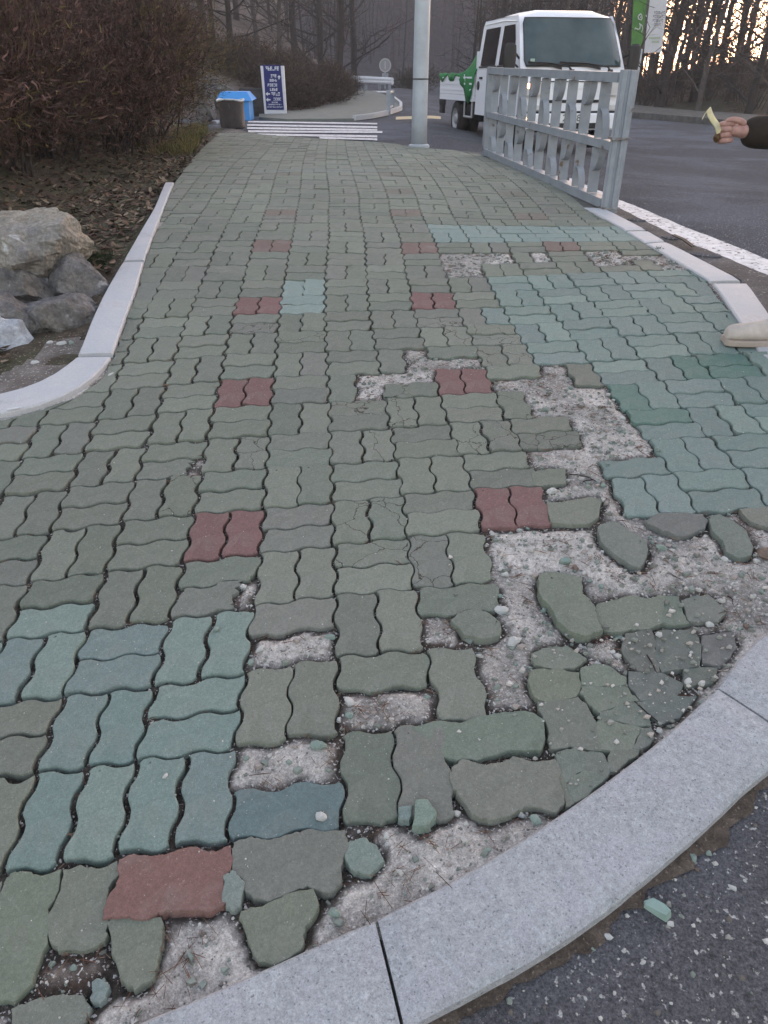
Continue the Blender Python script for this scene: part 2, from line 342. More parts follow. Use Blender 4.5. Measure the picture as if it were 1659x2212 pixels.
# ------------------------------------------------------------------ road sheet (one sheet to the horizon)
def axis(segs):
    out = []
    for a, b, st in segs: out += list(np.arange(a, b, st))
    return np.array(out + [segs[-1][1]])
xs = axis([(-150, -60, 15), (-60, -12, 4), (-12, -4, .8), (-4, -2, .2), (-2, 2.4, .05), (2.4, 6, .3), (6, 20, 1.5), (20, 60, 8), (60, 110, 10)])
ys = axis([(-40, -4, 6), (-4, -.4, .6), (-.4, 3.4, .05), (3.4, 12, .14), (12, 20, .5), (20, 80, 4), (80, 200, 15)])
def road_z(X, Y):
    Z = Rz(X, Y); ins = in_poly(X, Y, walk_np)
    for dx, dy in ((.05, 0), (-.05, 0), (0, .05), (0, -.05)):
        ins |= in_poly(X + dx, Y + dy, walk_np)
    lf = (X < -1.75) & (Y > 2.7) & (Y < 15.3) & (X < np.interp(Y, [2.6, 7, 16], [-1.0, -1.9, -3.1]))
    Z = np.where(ins | lf, Z - .12, Z)
    n = (vnoise(X, Y, 9, 3, 3) - .5) * .006
    return Z + np.where((Y < 3) & (Y > -1), n, 0)
tag(height_sheet('road', xs, ys, road_z, M['asphalt']), kind='structure')

# ------------------------------------------------------------------ lattice of the paving: corner positions measured in the photograph
CTRL=[(0,1,-0.61,1.979),(1,1,-0.385,1.997),(0,0,-0.593,1.736),(1,0,-0.367,1.78),(2,1,-0.17,2.026),(2,0,-0.15,1.809),(-1,1,-0.829,1.94),(-1,0,-0.812,1.707),(-2,1,-1.046,1.899),(-2,0,-1.016,1.657),(-1,2,-0.856,2.171),(0,2,-0.634,2.214),(1,2,-0.412,2.236),(2,2,-0.183,2.249),(-2,2,-1.07,2.131),(-3,2,-1.273,2.089),(-1,3,-0.875,2.393),(0,3,-0.657,2.428),(1,3,-0.428,2.453),(2,3,-0.204,2.468),(-2,3,-1.095,2.369),(-3,3,-1.305,2.315),(0,-1,-0.576,1.511),(1,-1,-0.355,1.564),(2,-1,-0.132,1.595),(-1,-1,-0.793,1.479),(-2,-1,-0.995,1.45),(1,-2,-0.344,1.318),(0,-2,-0.564,1.286),(-1,-2,-0.775,1.262),(2,-2,-0.12,1.378),(1,-3,-0.338,1.116),(0,-3,-0.549,1.087),(-1,-3,-0.763,1.059),(1,-4,-0.311,0.899),(0,-4,-0.528,0.867),(-1,-4,-0.737,0.829),(2,-4,-0.084,0.925),(2,-3,-0.096,1.144),(0,4,-0.681,2.673),(1,4,-0.449,2.69),(0,5,-0.698,2.913),(1,5,-0.469,2.933),(2,5,-0.243,2.945),(2,4,-0.218,2.693),(-1,4,-0.893,2.632),(-2,4,-1.12,2.58),(-1,5,-0.919,2.867),(0,6,-0.722,3.163),(1,6,-0.486,3.153),(2,6,-0.261,3.167),(-1,6,-0.945,3.125),(0,7,-0.741,3.394),(1,7,-0.508,3.394),(2,7,-0.282,3.399),(0,8,-0.766,3.63),(1,8,-0.523,3.635),(0,9,-0.768,3.861),(1,9,-0.547,3.869),(2,8,-0.298,3.63),(0,12,-0.829,4.68),(1,12,-0.589,4.653),(0,13,-0.844,4.941),(1,13,-0.596,4.911),(4,1,0.296,2.092),(5,1,0.523,2.099),(4,0,0.305,1.865),(5,0,0.522,1.889),(4,5,0.214,2.974),(5,5,0.435,2.987),(4,4,0.224,2.737),(5,4,0.441,2.756),(4,9,0.142,3.885),(5,9,0.362,3.873),(4,8,0.146,3.649),(5,8,0.364,3.65),(4,13,0.116,4.804),(5,13,0.322,4.8),(4,12,0.111,4.565),(5,12,0.331,4.57),(8,13,1.005,4.768),(9,13,1.206,4.755),(8,12,0.981,4.556),(9,12,1.195,4.571),(4,17,0.043,5.734),(4,16,0.048,5.512),(8,17,0.932,5.555),(8,16,0.912,5.354),(6,1,0.755,2.135),(7,1,0.975,2.155),(6,0,0.768,1.922),(7,0,0.984,1.942),(8,1,1.213,2.181),(8,2,1.182,2.393),(7,2,0.957,2.375),(7,3,0.92,2.579),(8,3,1.169,2.599),(7,4,0.909,2.801),(8,4,1.146,2.828),(7,5,0.895,3.012),(8,5,1.126,3.039),(7,6,0.87,3.239),(8,6,1.104,3.274),(7,7,0.849,3.454),(8,7,1.085,3.499),(7,8,0.831,3.675),(8,8,1.051,3.695),(9,4,1.373,2.84),(9,5,1.359,3.061),(9,6,1.335,3.294),(9,7,1.317,3.522),(9,3,1.38,2.628),(10,5,1.577,3.079),(10,6,1.561,3.305),(10,7,1.551,3.539),(3,-1,0.087,1.614),(3,0,0.07,1.849),(3,-2,0.104,1.387),(3,-3,0.131,1.173),(4,-1,0.314,1.647),(4,-3,0.375,1.19),(3,-4,0.162,0.942),(4,-4,0.373,0.964),(0,19.2,-0.914,6.237),(1,19.2,-0.681,6.212),(2,19.2,-0.432,6.185),(3,19.2,-0.196,6.159),(4,19.2,0.031,6.135),(-1,25.4,-1.283,7.697),(0,25.4,-1.031,7.657),(1,25.4,-0.79,7.619),(2,25.4,-0.556,7.582),(3,25.4,-0.311,7.543),(4,25.4,-0.064,7.504),(-1,42.7,-1.558,11.808),(0,42.7,-1.312,11.731),(1,42.7,-1.043,11.646),(2,42.7,-0.805,11.571),(3,42.7,-0.562,11.495),(4,42.7,-0.317,11.417)]

ct = np.array(CTRL, float)
def tps_fit(A, B, lam):
    n = len(A); d = np.hypot(A[:, None, 0] - A[None, :, 0], A[:, None, 1] - A[None, :, 1])
    K = np.where(d > 0, d * d * np.log(np.maximum(d, 1e-9)), 0) + lam * np.eye(n)
    Pm = np.c_[np.ones(n), A]; L = np.zeros((n + 3, n + 3)); L[:n, :n] = K; L[:n, n:] = Pm; L[n:, :n] = Pm.T
    return np.linalg.solve(L, np.r_[B, np.zeros((3, B.shape[1]))])
TA = ct[:, :2]; TW = tps_fit(TA, ct[:, 2:], 1.2)
def lat(ij):
    ij = np.atleast_2d(np.asarray(ij, float)); d = np.hypot(ij[:, None, 0] - TA[None, :, 0], ij[:, None, 1] - TA[None, :, 1])
    U = np.where(d > 0, d * d * np.log(np.maximum(d, 1e-9)), 0)
    return U @ TW[:-3] + TW[-3] + ij @ TW[-2:]
OLIVE0 = [(0.144, 0.154, 0.138), (0.132, 0.145, 0.132), (0.152, 0.161, 0.146), (0.138, 0.145, 0.135), (0.148, 0.153, 0.140)]
OLIVE = [(a * .965, b * 1.02, c * .955) for a, b, c in OLIVE0]
GREYG = [(0.144, 0.148, 0.139), (0.151, 0.150, 0.142)]
GREYG = [(a * .96, b * 1.01, c * .97) for a, b, c in GREYG]
TEAL = [(0.142, 0.193, 0.182), (0.133, 0.183, 0.174), (0.153, 0.202, 0.186), (0.137, 0.181, 0.174), (0.137, 0.180, 0.176)]
TEAL_PALE = [(0.180, 0.232, 0.220), (0.168, 0.220, 0.211)]
TEAL_DARK = [(0.081, 0.142, 0.125), (0.090, 0.151, 0.133)]
REDC = [(.150, .088, .087), (.140, .083, .082)]
FORCE_V = {(-1, -4)}
MISSING = {(1, -4, 1), (1, -2, 0), (2, -3, 0), (3, -3, 1), (3, -2, 0), (3, -4, 0), (3, -4, 1), (5, 0, 1), (5, 0, 0), (5, 1, 0), (5, 1, 1), (6, 1, 1), (6, 2, 0), (6, 2, 1),
           (6, 3, 0), (6, 3, 1), (6, 4, 0), (5, 4, 0), (5, 3, 1), (4, 5, 0), (2, 4, 1), (3, 4, 1), (3, 5, 1), (5, 10, 0), (5, 10, 1), (5, 11, 0), (5, 11, 1), (6, 11, 0), (6, 11, 1),
           (7, 11, 1), (9, 11, 0), (9, 11, 1), (9, 10, 1), (10, 11, 0), (10, 10, 1)}
# V: half 0 = left, 1 = right; H: half 0 = near, 1 = far
def pcolor(i, j, h, r):
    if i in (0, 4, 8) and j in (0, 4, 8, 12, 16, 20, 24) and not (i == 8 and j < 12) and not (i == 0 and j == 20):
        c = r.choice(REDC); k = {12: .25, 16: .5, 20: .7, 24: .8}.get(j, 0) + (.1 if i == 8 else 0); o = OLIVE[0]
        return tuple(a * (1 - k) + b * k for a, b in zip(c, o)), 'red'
    if (i, j) in ((1, 8), (1, 9)): return r.choice(TEAL_PALE), 'pale teal'
    if (i, j, h) in ((7, 3, 0), (7, 2, 1), (8, 4, 1), (9, 4, 0), (9, 4, 1)): return r.choice(TEAL_DARK), 'dark teal'
    if (i, j, h) == (1, -4, 0): return (.10, .14, .146), 'blue green'
    if (i, j, h) in ((-2, -1, 0), (-2, -2, 0), (-2, -2, 1), (-3, -2, 1)): return r.choice(TEAL), 'teal'
    if (i, j) in ((-1, -2), (0, -2), (-1, -3), (0, -3), (-1, -4), (0, -4)): return r.choice(TEAL), 'teal'
    if j in (13, 14) and 5 <= i <= 10: return r.choice(TEAL_PALE), 'pale teal'
    if (i >= 7 and 0 <= j <= 9) or (i == 6 and (j <= 1 or 5 <= j <= 9)) or (i, j, h) == (5, 7, 1):
        c = r.choice(TEAL); k = r.uniform(-.06, .10); return tuple(a * (1 + k) for a in c), 'teal'
    if j in (25,) and -1 <= i <= 3: return (.16, .18, .165), 'grey green'
    k = .06 * math.sin(i * .9) * math.cos(j * .5) + r.uniform(-.09, .07)
    c = r.choice(OLIVE if r.random() < .88 else GREYG)
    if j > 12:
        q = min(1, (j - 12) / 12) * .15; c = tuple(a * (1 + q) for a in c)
    return tuple(a * (1 + k) for a in c), 'olive' if r.random() < 2 else 'grey'
AMP = .034
def wav(t):
    s = math.sin(4 * math.pi * t); return AMP * (s + .12 * math.sin(12 * math.pi * t))
def edge_h(i0, i1, j, n):    # along i at constant j ; joint lines carry the wave with period .5
    return [(i0 + (i1 - i0) * k / n, j + wav(i0 + (i1 - i0) * k / n)) for k in range(n + 1)]
def edge_v(i, j0, j1, n):
    return [(i - wav(j0 + (j1 - j0) * k / n), j0 + (j1 - j0) * k / n) for k in range(n + 1)]
def outline(i, j, vert, h, n=1):
    a, b, c, d = (i + .5 * h, i + .5 * h + .5, j, j + 1) if vert else (i, i + 1, j + .5 * h, j + .5 * h + .5)
    nl, ns = 16 // n, 8 // n
    na, nb = (ns, nl) if vert else (nl, ns)
    p = edge_h(a, b, c, na)[:-1] + edge_v(b, c, d, nb)[:-1] + edge_h(a, b, d, na)[::-1][:-1] + edge_v(a, c, d, nb)[::-1][:-1]
    return p
def seg_proj(p, poly):
    best = None
    for k in range(len(poly)):
        ax, ay = poly[k]; bx, by = poly[(k + 1) % len(poly)]; dx, dy = bx - ax, by - ay; L = dx * dx + dy * dy
        if L < 1e-9: continue
        t = max(0, min(1, ((p[0] - ax) * dx + (p[1] - ay) * dy) / L)); q = (ax + t * dx, ay + t * dy); D = (q[0] - p[0]) ** 2 + (q[1] - p[1]) ** 2
        if best is None or D < best[0]: best = (D, q)
    return best[1]
def area(P): return abs(sum(P[k][0] * P[(k + 1) % len(P)][1] - P[(k + 1) % len(P)][0] * P[k][1] for k in range(len(P)))) / 2
def shrink(P, g):
    n = len(P); A = sum(P[k][0] * P[(k + 1) % n][1] - P[(k + 1) % n][0] * P[k][1] for k in range(n)); sg = 1 if A > 0 else -1; out = []
    for k in range(n):
        x0, y0 = P[k - 1]; x1, y1 = P[(k + 1) % n]; dx, dy = x1 - x0, y1 - y0; L = math.hypot(dx, dy) or 1
        out.append((P[k][0] - sg * dy / L * g, P[k][1] + sg * dx / L * g))
    return out
pieces = []     # dict(poly world xy, color, name, label bits, dz, tilt)
prng = random.Random(11)
for j in range(-5, 50):
    for i in range(-12, 14):
        vert = ((i + j) % 2 == 0) or (i, j) in FORCE_V
        if (i, j) in ((0, -5), (1, -5), (-1, -5)): continue
        if i >= 4 and j < 0: continue
        if j < -4 and i > -2: continue
        for h in (0, 1):
            c, cn = pcolor(i, j, h, prng)
            if (i, j, h) in MISSING: continue
            gap = .0023 + prng.uniform(-.0006, .0022) + (.0022 if i < 1 and j < 8 else 0)
            P = [tuple(p) for p in lat(outline(i, j, vert, h, 1 if j < 9 else 2))]
            if (i, j, h) in ((-1, 2, 0), (0, -1, 0)): cutx = 1
            else: cutx = 0
            cx = sum(p[0] for p in P) / len(P); cy = sum(p[1] for p in P) / len(P)
            if cy < .3 or cx < -3.2: continue
            a0 = area(P); ins = in_poly([p[0] for p in P], [p[1] for p in P], walk)
            if not ins.any(): continue
            if not ins.all():
                P = [p if q else seg_proj(p, walk) for p, q in zip(P, ins)]
                if area(P) < .16 * a0: continue
            # small position jitter of settled blocks
            jx, jy, ja = prng.gauss(0, .0012), prng.gauss(0, .0012), prng.gauss(0, .006)
            P = [(cx + (p[0] - cx) * math.cos(ja) - (p[1] - cy) * math.sin(ja) + jx, cy + (p[0] - cx) * math.sin(ja) + (p[1] - cy) * math.cos(ja) + jy) for p in P]
            P = shrink(P, gap)
            if cutx:      # broken right end
                mx = max(p[0] for p in P); w = .062 if j == 2 else .07
                P = [(p[0] - (w * (.45 + .55 * math.sin(k * 1.7) ** 2) if p[0] > mx - .05 else 0), p[1]) for k, p in enumerate(P)]
            if j < 14 and ins.all():      # worn corners
                nl, ns_ = (16, 8) if j < 9 else (8, 4); a_, b_ = (ns_, nl) if vert else (nl, ns_)
                for ci in (0, a_, a_ + b_, 2 * a_ + b_):
                    w = prng.uniform(.0, .16) * (2.2 if prng.random() < .12 else 1)
                    for o_, f_ in ((0, 1), (1, .35), (-1, .35)):
                        q = P[(ci + o_) % len(P)]; P[(ci + o_) % len(P)] = (q[0] + (cx - q[0]) * w * f_ * .5, q[1] + (cy - q[1]) * w * f_ * .5)
                if prng.random() < .35:   # a chipped edge
                    ci = prng.randrange(len(P)); w = prng.uniform(.03, .09)
                    for o_ in (-1, 0, 1): q = P[(ci + o_) % len(P)]; P[(ci + o_) % len(P)] = (q[0] + (cx - q[0]) * w, q[1] + (cy - q[1]) * w)
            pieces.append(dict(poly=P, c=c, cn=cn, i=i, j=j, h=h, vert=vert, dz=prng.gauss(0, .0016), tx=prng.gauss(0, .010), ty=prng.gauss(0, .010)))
def zz(L, ox, oy): return [(ox + .5 * a, oy + .5 * b) for a, b in L]
A2 = (829.5, 972); A3 = (0, 1564); A4 = (829.5, 1564)
CUST = [
 (A2, [(705, 225), (760, 228), (830, 213), (900, 203), (935, 215), (925, 290), (880, 315), (820, 320), (760, 312), (722, 310)], 0, .004, 'broken olive block right of the nearest right red pair'),
 (A2, [(638, 95), (700, 85), (780, 78), (782, 140), (730, 148), (650, 150)], 0, 0, 'short broken olive block end just beyond the nearest right red pair'),
 (A2, [(930, 330), (965, 312), (1000, 310), (1060, 350), (1130, 395), (1135, 440), (1105, 508), (1060, 490), (990, 440), (940, 390)], 0, .010, 'tilted olive block lying askew in the dirt below the teal patch'),
 (A2, [(1130, 310), (1190, 275), (1280, 268), (1370, 275), (1395, 300), (1380, 335), (1290, 375), (1200, 345)], 1, .004, 'grey olive block with rounded ends just below the teal blocks'),
 (A2, [(1405, 285), (1450, 278), (1500, 300), (1560, 350), (1595, 420), (1575, 455), (1530, 464), (1485, 440), (1468, 390), (1420, 340)], 0, .008, 'loose olive block tilted in the dirt near the right edge'),
 (A2, [(675, 540), (720, 525), (790, 532), (850, 550), (850, 615), (880, 640), (905, 665), (912, 720), (937, 772), (870, 802), (800, 780), (748, 735), (725, 680), (690, 645), (672, 600)], 0, .016, 'whole S-curved olive block lying loose in the dirt'),
 (A2, [(925, 665), (1000, 652), (1080, 630), (1150, 645), (1205, 628), (1205, 690), (1190, 745), (1130, 772), (1060, 768), (1000, 782), (935, 770), (912, 705)], 0, .002, 'wide worn olive block right of the loose S-curved block'),
 (A2, [(1212, 630), (1270, 630), (1285, 690), (1312, 747), (1250, 752), (1198, 744), (1212, 690)], 0, .000, 'small worn olive piece cracked off the wide worn block'),
 (A2, [(1292, 650), (1330, 635), (1400, 625), (1480, 690), (1440, 740), (1320, 737)], 0, -.001, 'worn grey olive piece at the right end of the worn row'),
 (A2, [(1045, 795), (1150, 778), (1172, 830), (1165, 890), (1190, 955), (1100, 950), (1030, 870)], 1, -.004, 'worn dusty block half sunk below the wide worn block'),
 (A2, [(1182, 782), (1340, 778), (1368, 850), (1360, 930), (1200, 952), (1175, 880)], 1, -.004, 'large worn grey block half buried beside the arc kerb'),
 (A2, [(1378, 802), (1500, 790), (1520, 850), (1460, 930), (1380, 918)], 1, -.004, 'worn grey block remnant nearest the kerb joint'),
 (A2, [(1060, 962), (1200, 965), (1290, 1010), (1250, 1070), (1110, 1080), (1065, 1020)], 1, -.004, 'dark shattered block remnant above the long twig'),
 (A2, [(1300, 945), (1440, 940), (1420, 1000), (1300, 1018)], 1, -.005, 'small dark remnant touching the arc kerb'),
 (A2, [(1115, 1092), (1220, 1068), (1345, 1065), (1270, 1150), (1200, 1180), (1150, 1140)], 1, -.005, 'dark cracked remnant wedged in the narrowing by the kerb'),
 (A2, [(640, 882), (700, 855), (790, 850), (870, 900), (820, 935), (740, 945), (650, 922)], 0, .002, 'flat olive fragment like a lens above the cracked blocks'),
 (A2, [(640, 952), (740, 948), (838, 962), (848, 1020), (826, 1064), (700, 1085), (655, 1070), (632, 1000)], 0, .002, 'upper half of a cracked olive block near the kerb'),
 (A2, [(664, 1092), (740, 1088), (836, 1072), (880, 1112), (915, 1180), (925, 1240), (935, 1290), (800, 1275), (720, 1290), (712, 1200), (690, 1150)], 0, .001, 'lower half of a cracked olive block near the kerb'),
 (A2, [(855, 942), (905, 930), (960, 930), (1045, 985), (1042, 1010), (950, 1015), (860, 1012)], 0, .002, 'upper strip of a block split three ways'),
 (A2, [(858, 1024), (950, 1024), (1044, 1018), (1060, 1050), (1098, 1078), (1020, 1098), (930, 1128), (888, 1094), (855, 1050)], 0, .0, 'middle strip of a block split three ways'),
 (A2, [(938, 1136), (1030, 1106), (1108, 1088), (1150, 1185), (1090, 1190), (1000, 1165), (932, 1158)], 0, -.001, 'bottom strip of a block split three ways'),
 (A2, [(925, 1170), (1000, 1178), (1108, 1200), (1066, 1290), (1000, 1300), (940, 1285), (915, 1230)], 0, -.001, 'cracked olive piece in the row along the kerb'),
 (A2, [(1118, 1202), (1150, 1200), (1165, 1240), (1120, 1285), (1078, 1290)], 0, -.002, 'small corner piece jammed against the kerb'),
 (A2, [(296, 735), (320, 712), (350, 695), (400, 685), (450, 708), (500, 745), (495, 800), (430, 812), (350, 790)], 0, .012, 'pointed olive fragment tipped in an empty slot'),
 (A2, [(1540, 255), (1600, 252), (1720, 240), (1740, 310), (1659, 330), (1585, 310)], 0, .002, 'olive block at the right edge below the teal blocks'),
 (A4, [(750, 124), (830, 108), (870, 122), (868, 190), (820, 215), (790, 250), (752, 190)], 0, -.001, 'upper left shard of a shattered block by the kerb'),
 (A4, [(876, 124), (940, 130), (978, 190), (960, 225), (900, 215), (872, 195)], 0, -.002, 'upper right shard of a shattered block by the kerb'),
 (A4, [(868, 205), (955, 232), (880, 300), (820, 335), (795, 265), (825, 225)], 0, -.001, 'lower shard of a shattered block by the kerb'),
 (A4, [(757, 215), (790, 265), (812, 340), (795, 352), (775, 300), (750, 250)], 0, -.002, 'narrow splinter of a shattered block by the kerb'),
 (A4, [(990, 104), (1050, 96), (1104, 112), (1040, 165), (985, 205), (975, 150)], 0, -.002, 'last olive shard squeezed against the kerb'),
 (A4, [(305, 185), (340, 158), (375, 162), (420, 182), (500, 172), (560, 145), (640, 165), (735, 155), (752, 190), (748, 240), (776, 335), (745, 368), (690, 358), (620, 350), (560, 375), (520, 395), (450, 412), (385, 385), (335, 310), (298, 262), (290, 220)], 0, .006, 'whole wavy olive block nearest the arc kerb'),
 (A3, [(1785, 18), (1900, -12), (1990, 0), (2070, -30), (2180, -45), (2290, -50), (2345, -20), (2352, 60), (2330, 110), (2240, 105), (2160, 112), (2080, 145), (1990, 150), (1920, 135), (1900, 90)], 0, .004, 'wide olive block between two slots, left of the shattered row'),
 (A4, [(145, 330), (180, 328), (222, 375), (190, 430), (130, 435)], 2, .018, 'upright green wedge standing in the slot near the kerb'),
 (A4, [(62, 362), (112, 355), (112, 402), (75, 408)], 2, .008, 'small green wedge beside the larger green wedge'),
 (A3, [(470, 850), (540, 835), (600, 845), (690, 842), (700, 900), (682, 1000), (660, 1090), (590, 1135), (530, 1100), (490, 980)], 0, .003, 'tongue-shaped olive fragment right under the single red block'),
 (A3, [(1040, 812), (1130, 790), (1240, 745), (1350, 722), (1370, 790), (1312, 870), (1300, 960), (1230, 1022), (1120, 1022), (1082, 930), (1062, 860)], 0, .004, 'broken olive fragment between the single red block and the kerb'),
 (A3, [(975, 652), (1010, 637), (1050, 680), (1035, 780), (1000, 792), (970, 760)], 2, .006, 'thin green sliver at the right end of the single red block'),
 (A3, [(1500, 522), (1560, 492), (1620, 532), (1652, 590), (1600, 640), (1530, 622), (1495, 570)], 2, .004, 'chipped green corner right of the wavy block beside the red one'),
 (A3, [(60, 1235), (150, 1195), (250, 1178), (340, 1170), (385, 1235), (345, 1300), (200, 1330), (60, 1330)], 0, -.002, 'olive fragment at the bottom left corner'),
 (A3, [(408, 1112), (445, 1104), (462, 1150), (432, 1205), (402, 1180)], 2, .004, 'small pale green chip of a block at the bottom left'),
 (A3, [(25, 672), (60, 645), (110, 642), (170, 662), (262, 632), (242, 720), (203, 800), (195, 950), (130, 1110), (60, 1190), (-80, 1185), (-80, 900), (0, 760)], 0, 0, 'long olive block at the bottom left, left of its broken twin'),
 (A3, [(280, 632), (350, 620), (430, 637), (502, 602), (505, 650), (462, 705), (450, 760), (455, 860), (450, 930), (380, 968), (260, 965), (218, 930), (215, 820), (268, 715)], 0, .002, 'olive block broken short left of the single red block'),
 (A3, [(515, 592), (570, 566), (620, 572), (680, 576), (750, 552), (820, 535), (880, 547), (930, 552), (988, 527), (1000, 580), (980, 640), (958, 680), (970, 760), (920, 800), (860, 797), (790, 790), (700, 805), (640, 835), (560, 830), (500, 830), (455, 840), (465, 760), (510, 700), (520, 650)], 3, .006, 'single red block laid crosswise at the bottom left'),
 (A3, [(1012, 512), (1080, 492), (1140, 502), (1185, 502), (1260, 480), (1330, 457), (1400, 472), (1485, 466), (1500, 530), (1470, 600), (1470, 680), (1440, 715), (1400, 722), (1330, 692), (1250, 720), (1170, 757), (1100, 747), (1065, 715), (1050, 670), (1010, 630), (1010, 570)], 0, .003, 'wavy olive block right of the single red block'),
]
for (ox, oy), L, k, dz, lab in CUST:
    dz *= .7
    pts = [(p.x, p.y) for p in hits(zz(L, ox, oy), Pz, dz)]
    prng.randrange(5); c = [OLIVE[(0, 1, 3)[len(pieces) % 3]], (.118, .127, .118), (.15, .195, .175), REDC[0]][k]
    # subdivide and roughen the outline
    Q = []
    for a in range(len(pts)):
        p, q = pts[a], pts[(a + 1) % len(pts)]
        for t in (0, .25, .5, .75): Q.append((p[0] + (q[0] - p[0]) * t + prng.uniform(-.0026, .0026), p[1] + (q[1] - p[1]) * t + prng.uniform(-.0026, .0026)))
    Aq = sum(Q[a][0] * Q[(a + 1) % len(Q)][1] - Q[(a + 1) % len(Q)][0] * Q[a][1] for a in range(len(Q)))
    Q = shrink(Q, -.0036)
    ins = in_poly([p[0] for p in Q], [p[1] for p in Q], walk)
    Q = [p if s else seg_proj(p, walk) for p, s in zip(Q, ins)]
    pieces.append(dict(poly=Q, c=tuple(x * prng.uniform(.95, 1.05) for x in c), cn='custom', lab=lab, dz=dz, tx=prng.gauss(0, .012) + (.0 if dz < .009 else prng.uniform(-.02, .02)), ty=prng.gauss(0, .012)))
# rank by size on the photograph
for p in pieces:
    P = p['poly']; cx = sum(q[0] for q in P) / len(P); cy = sum(q[1] for q in P) / len(P); p['cen'] = (cx, cy)
    u, v, d = project((cx, cy, float(Pz(cx, cy))))
    p['seen'] = -20 < u < 1680 and v < 2240 and d > .2
    p['vis'] = area(P) / d ** 2 * max(.15, (CAM_Z - float(Pz(cx, cy))) / math.hypot(cy, cx)) if p['seen'] or (-60 < u < 1720 and v < 2280 and 'lab' in p) else 0
    if 'lab' in p and p['seen']: p['vis'] += 10
pieces.sort(key=lambda p: -p['vis'])
def block(mb, p, origin=None, simple=False):
    P = p['poly']; cx, cy = p['cen']; n = len(P); ox, oy, oz = origin or (0, 0, 0)
    A = sum(P[k][0] * P[(k + 1) % n][1] - P[(k + 1) % n][0] * P[k][1] for k in range(n))
    if A < 0: P = P[::-1]
    def z(x, y): return float(Pz(x, y)) + p['dz'] + p['tx'] * (x - cx) + p['ty'] * (y - cy) - oz
    gx = (z(cx + .1, cy) - z(cx - .1, cy)) / .2; gy = (z(cx, cy + .1) - z(cx, cy - .1)) / .2; z0 = z(cx, cy)
    def zp(x, y): return z0 + gx * (x - cx) + gy * (y - cy)
    rings = [(.0034, 0.0), (.0010, -.0009), (.0, -.0038), (.0, -.05)] if 'lab' not in p else [(.0018, 0.0), (.0004, -.0008), (.0, -.003), (-.004, -.05)] if not simple else [(.005, 0), (.0, -.004), (.0, -.04)]
    vs = []
    for g, dz in rings:
        Q = shrink(P, g) if g else P
        for x, y in Q: vs.append((x - ox, y - oy, zp(x, y) + dz))
    vs.append((cx - ox, cy - oy, zp(cx, cy) + .0004)); nv = len(vs) - 1
    fs = [(k, (k + 1) % n, nv) for k in range(n)]
    for r in range(len(rings) - 1):
        for k in range(n): fs.append((r * n + (k + 1) % n, r * n + k, (r + 1) * n + k, (r + 1) * n + (k + 1) % n))
    mb.add(vs, fs, p['c'])
CRACK = {(5, 3, 0), (5, 2, 0), (4, 2, 0), (4, 2, 1), (3, 3, 0), (3, 4, 0), (5, 5, 0), (5, 5, 1), (2, 3, 1), (2, 2, 1), (2, 0, 0), (2, 0, 1), (2, -1, 1), (3, -1, 0), (-1, 1, 1), (0, 2, 1), (5, 6, 0), (5, 6, 1), (4, 6, 1), (6, 9, 0), (6, 10, 0), (1, 6, 1), (0, 7, 0), (4, 7, 0)}
NAMES = {(0, 0): 'first left red pair', (0, 4): 'second left red pair', (0, 8): 'third left red pair', (0, 12): 'fourth left red pair',
         (4, 0): 'first right red pair', (4, 4): 'second right red pair', (4, 8): 'third right red pair', (4, 12): 'fourth right red pair'}
NUM = ['none', 'one', 'two', 'three', 'four', 'five', 'six', 'seven', 'eight', 'nine', 'ten']
def paver_label(p):
    if 'lab' in p: return p['lab']
    i, j, h = p['i'], p['j'], p['h']; half = ('left', 'right')[h] if p['vert'] else ('near', 'far')[h]
    if p['cn'] == 'red': return 'dull red block, %s half of the %s' % (half, NAMES.get((i, j), 'faded far red pair'))
    k = min(NAMES, key=lambda q: (abs(q[0] - i) + abs(q[1] - j), q)); di, dj = i - k[0], j - k[1]
    lay = '' if p['vert'] else 'crosswise '
    w = []
    if di: w.append('%s %s' % (NUM[abs(di)], 'right' if di > 0 else 'left'))
    if dj: w.append('%s %s' % (NUM[abs(dj)], 'beyond' if dj > 0 else 'nearer'))
    cn = {'blue green': 'bluish', 'dark teal': 'dark', 'pale teal': 'pale'}.get(p['cn'], p['cn'])
    return '%s %sblock, %s half of pair %s of %s' % (cn, lay, half, ', '.join(w), NAMES[k])
vis = [p for p in pieces if p['seen']][:300]
ids = set(id(p) for p in vis)
rest = MB()
for p in pieces:
    if id(p) in ids:
        mb = MB(); cx, cy = p['cen']; org = (cx, cy, float(Pz(cx, cy))); block(mb, p, org)
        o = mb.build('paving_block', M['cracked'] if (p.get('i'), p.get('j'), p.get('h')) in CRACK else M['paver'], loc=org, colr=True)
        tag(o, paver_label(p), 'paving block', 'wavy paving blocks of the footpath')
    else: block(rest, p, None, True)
o = rest.build('paving_blocks', M['paver'], colr=True); tag(o, 'farther wavy paving blocks running up the footpath to the crossing', 'paving blocks', kind='stuff')
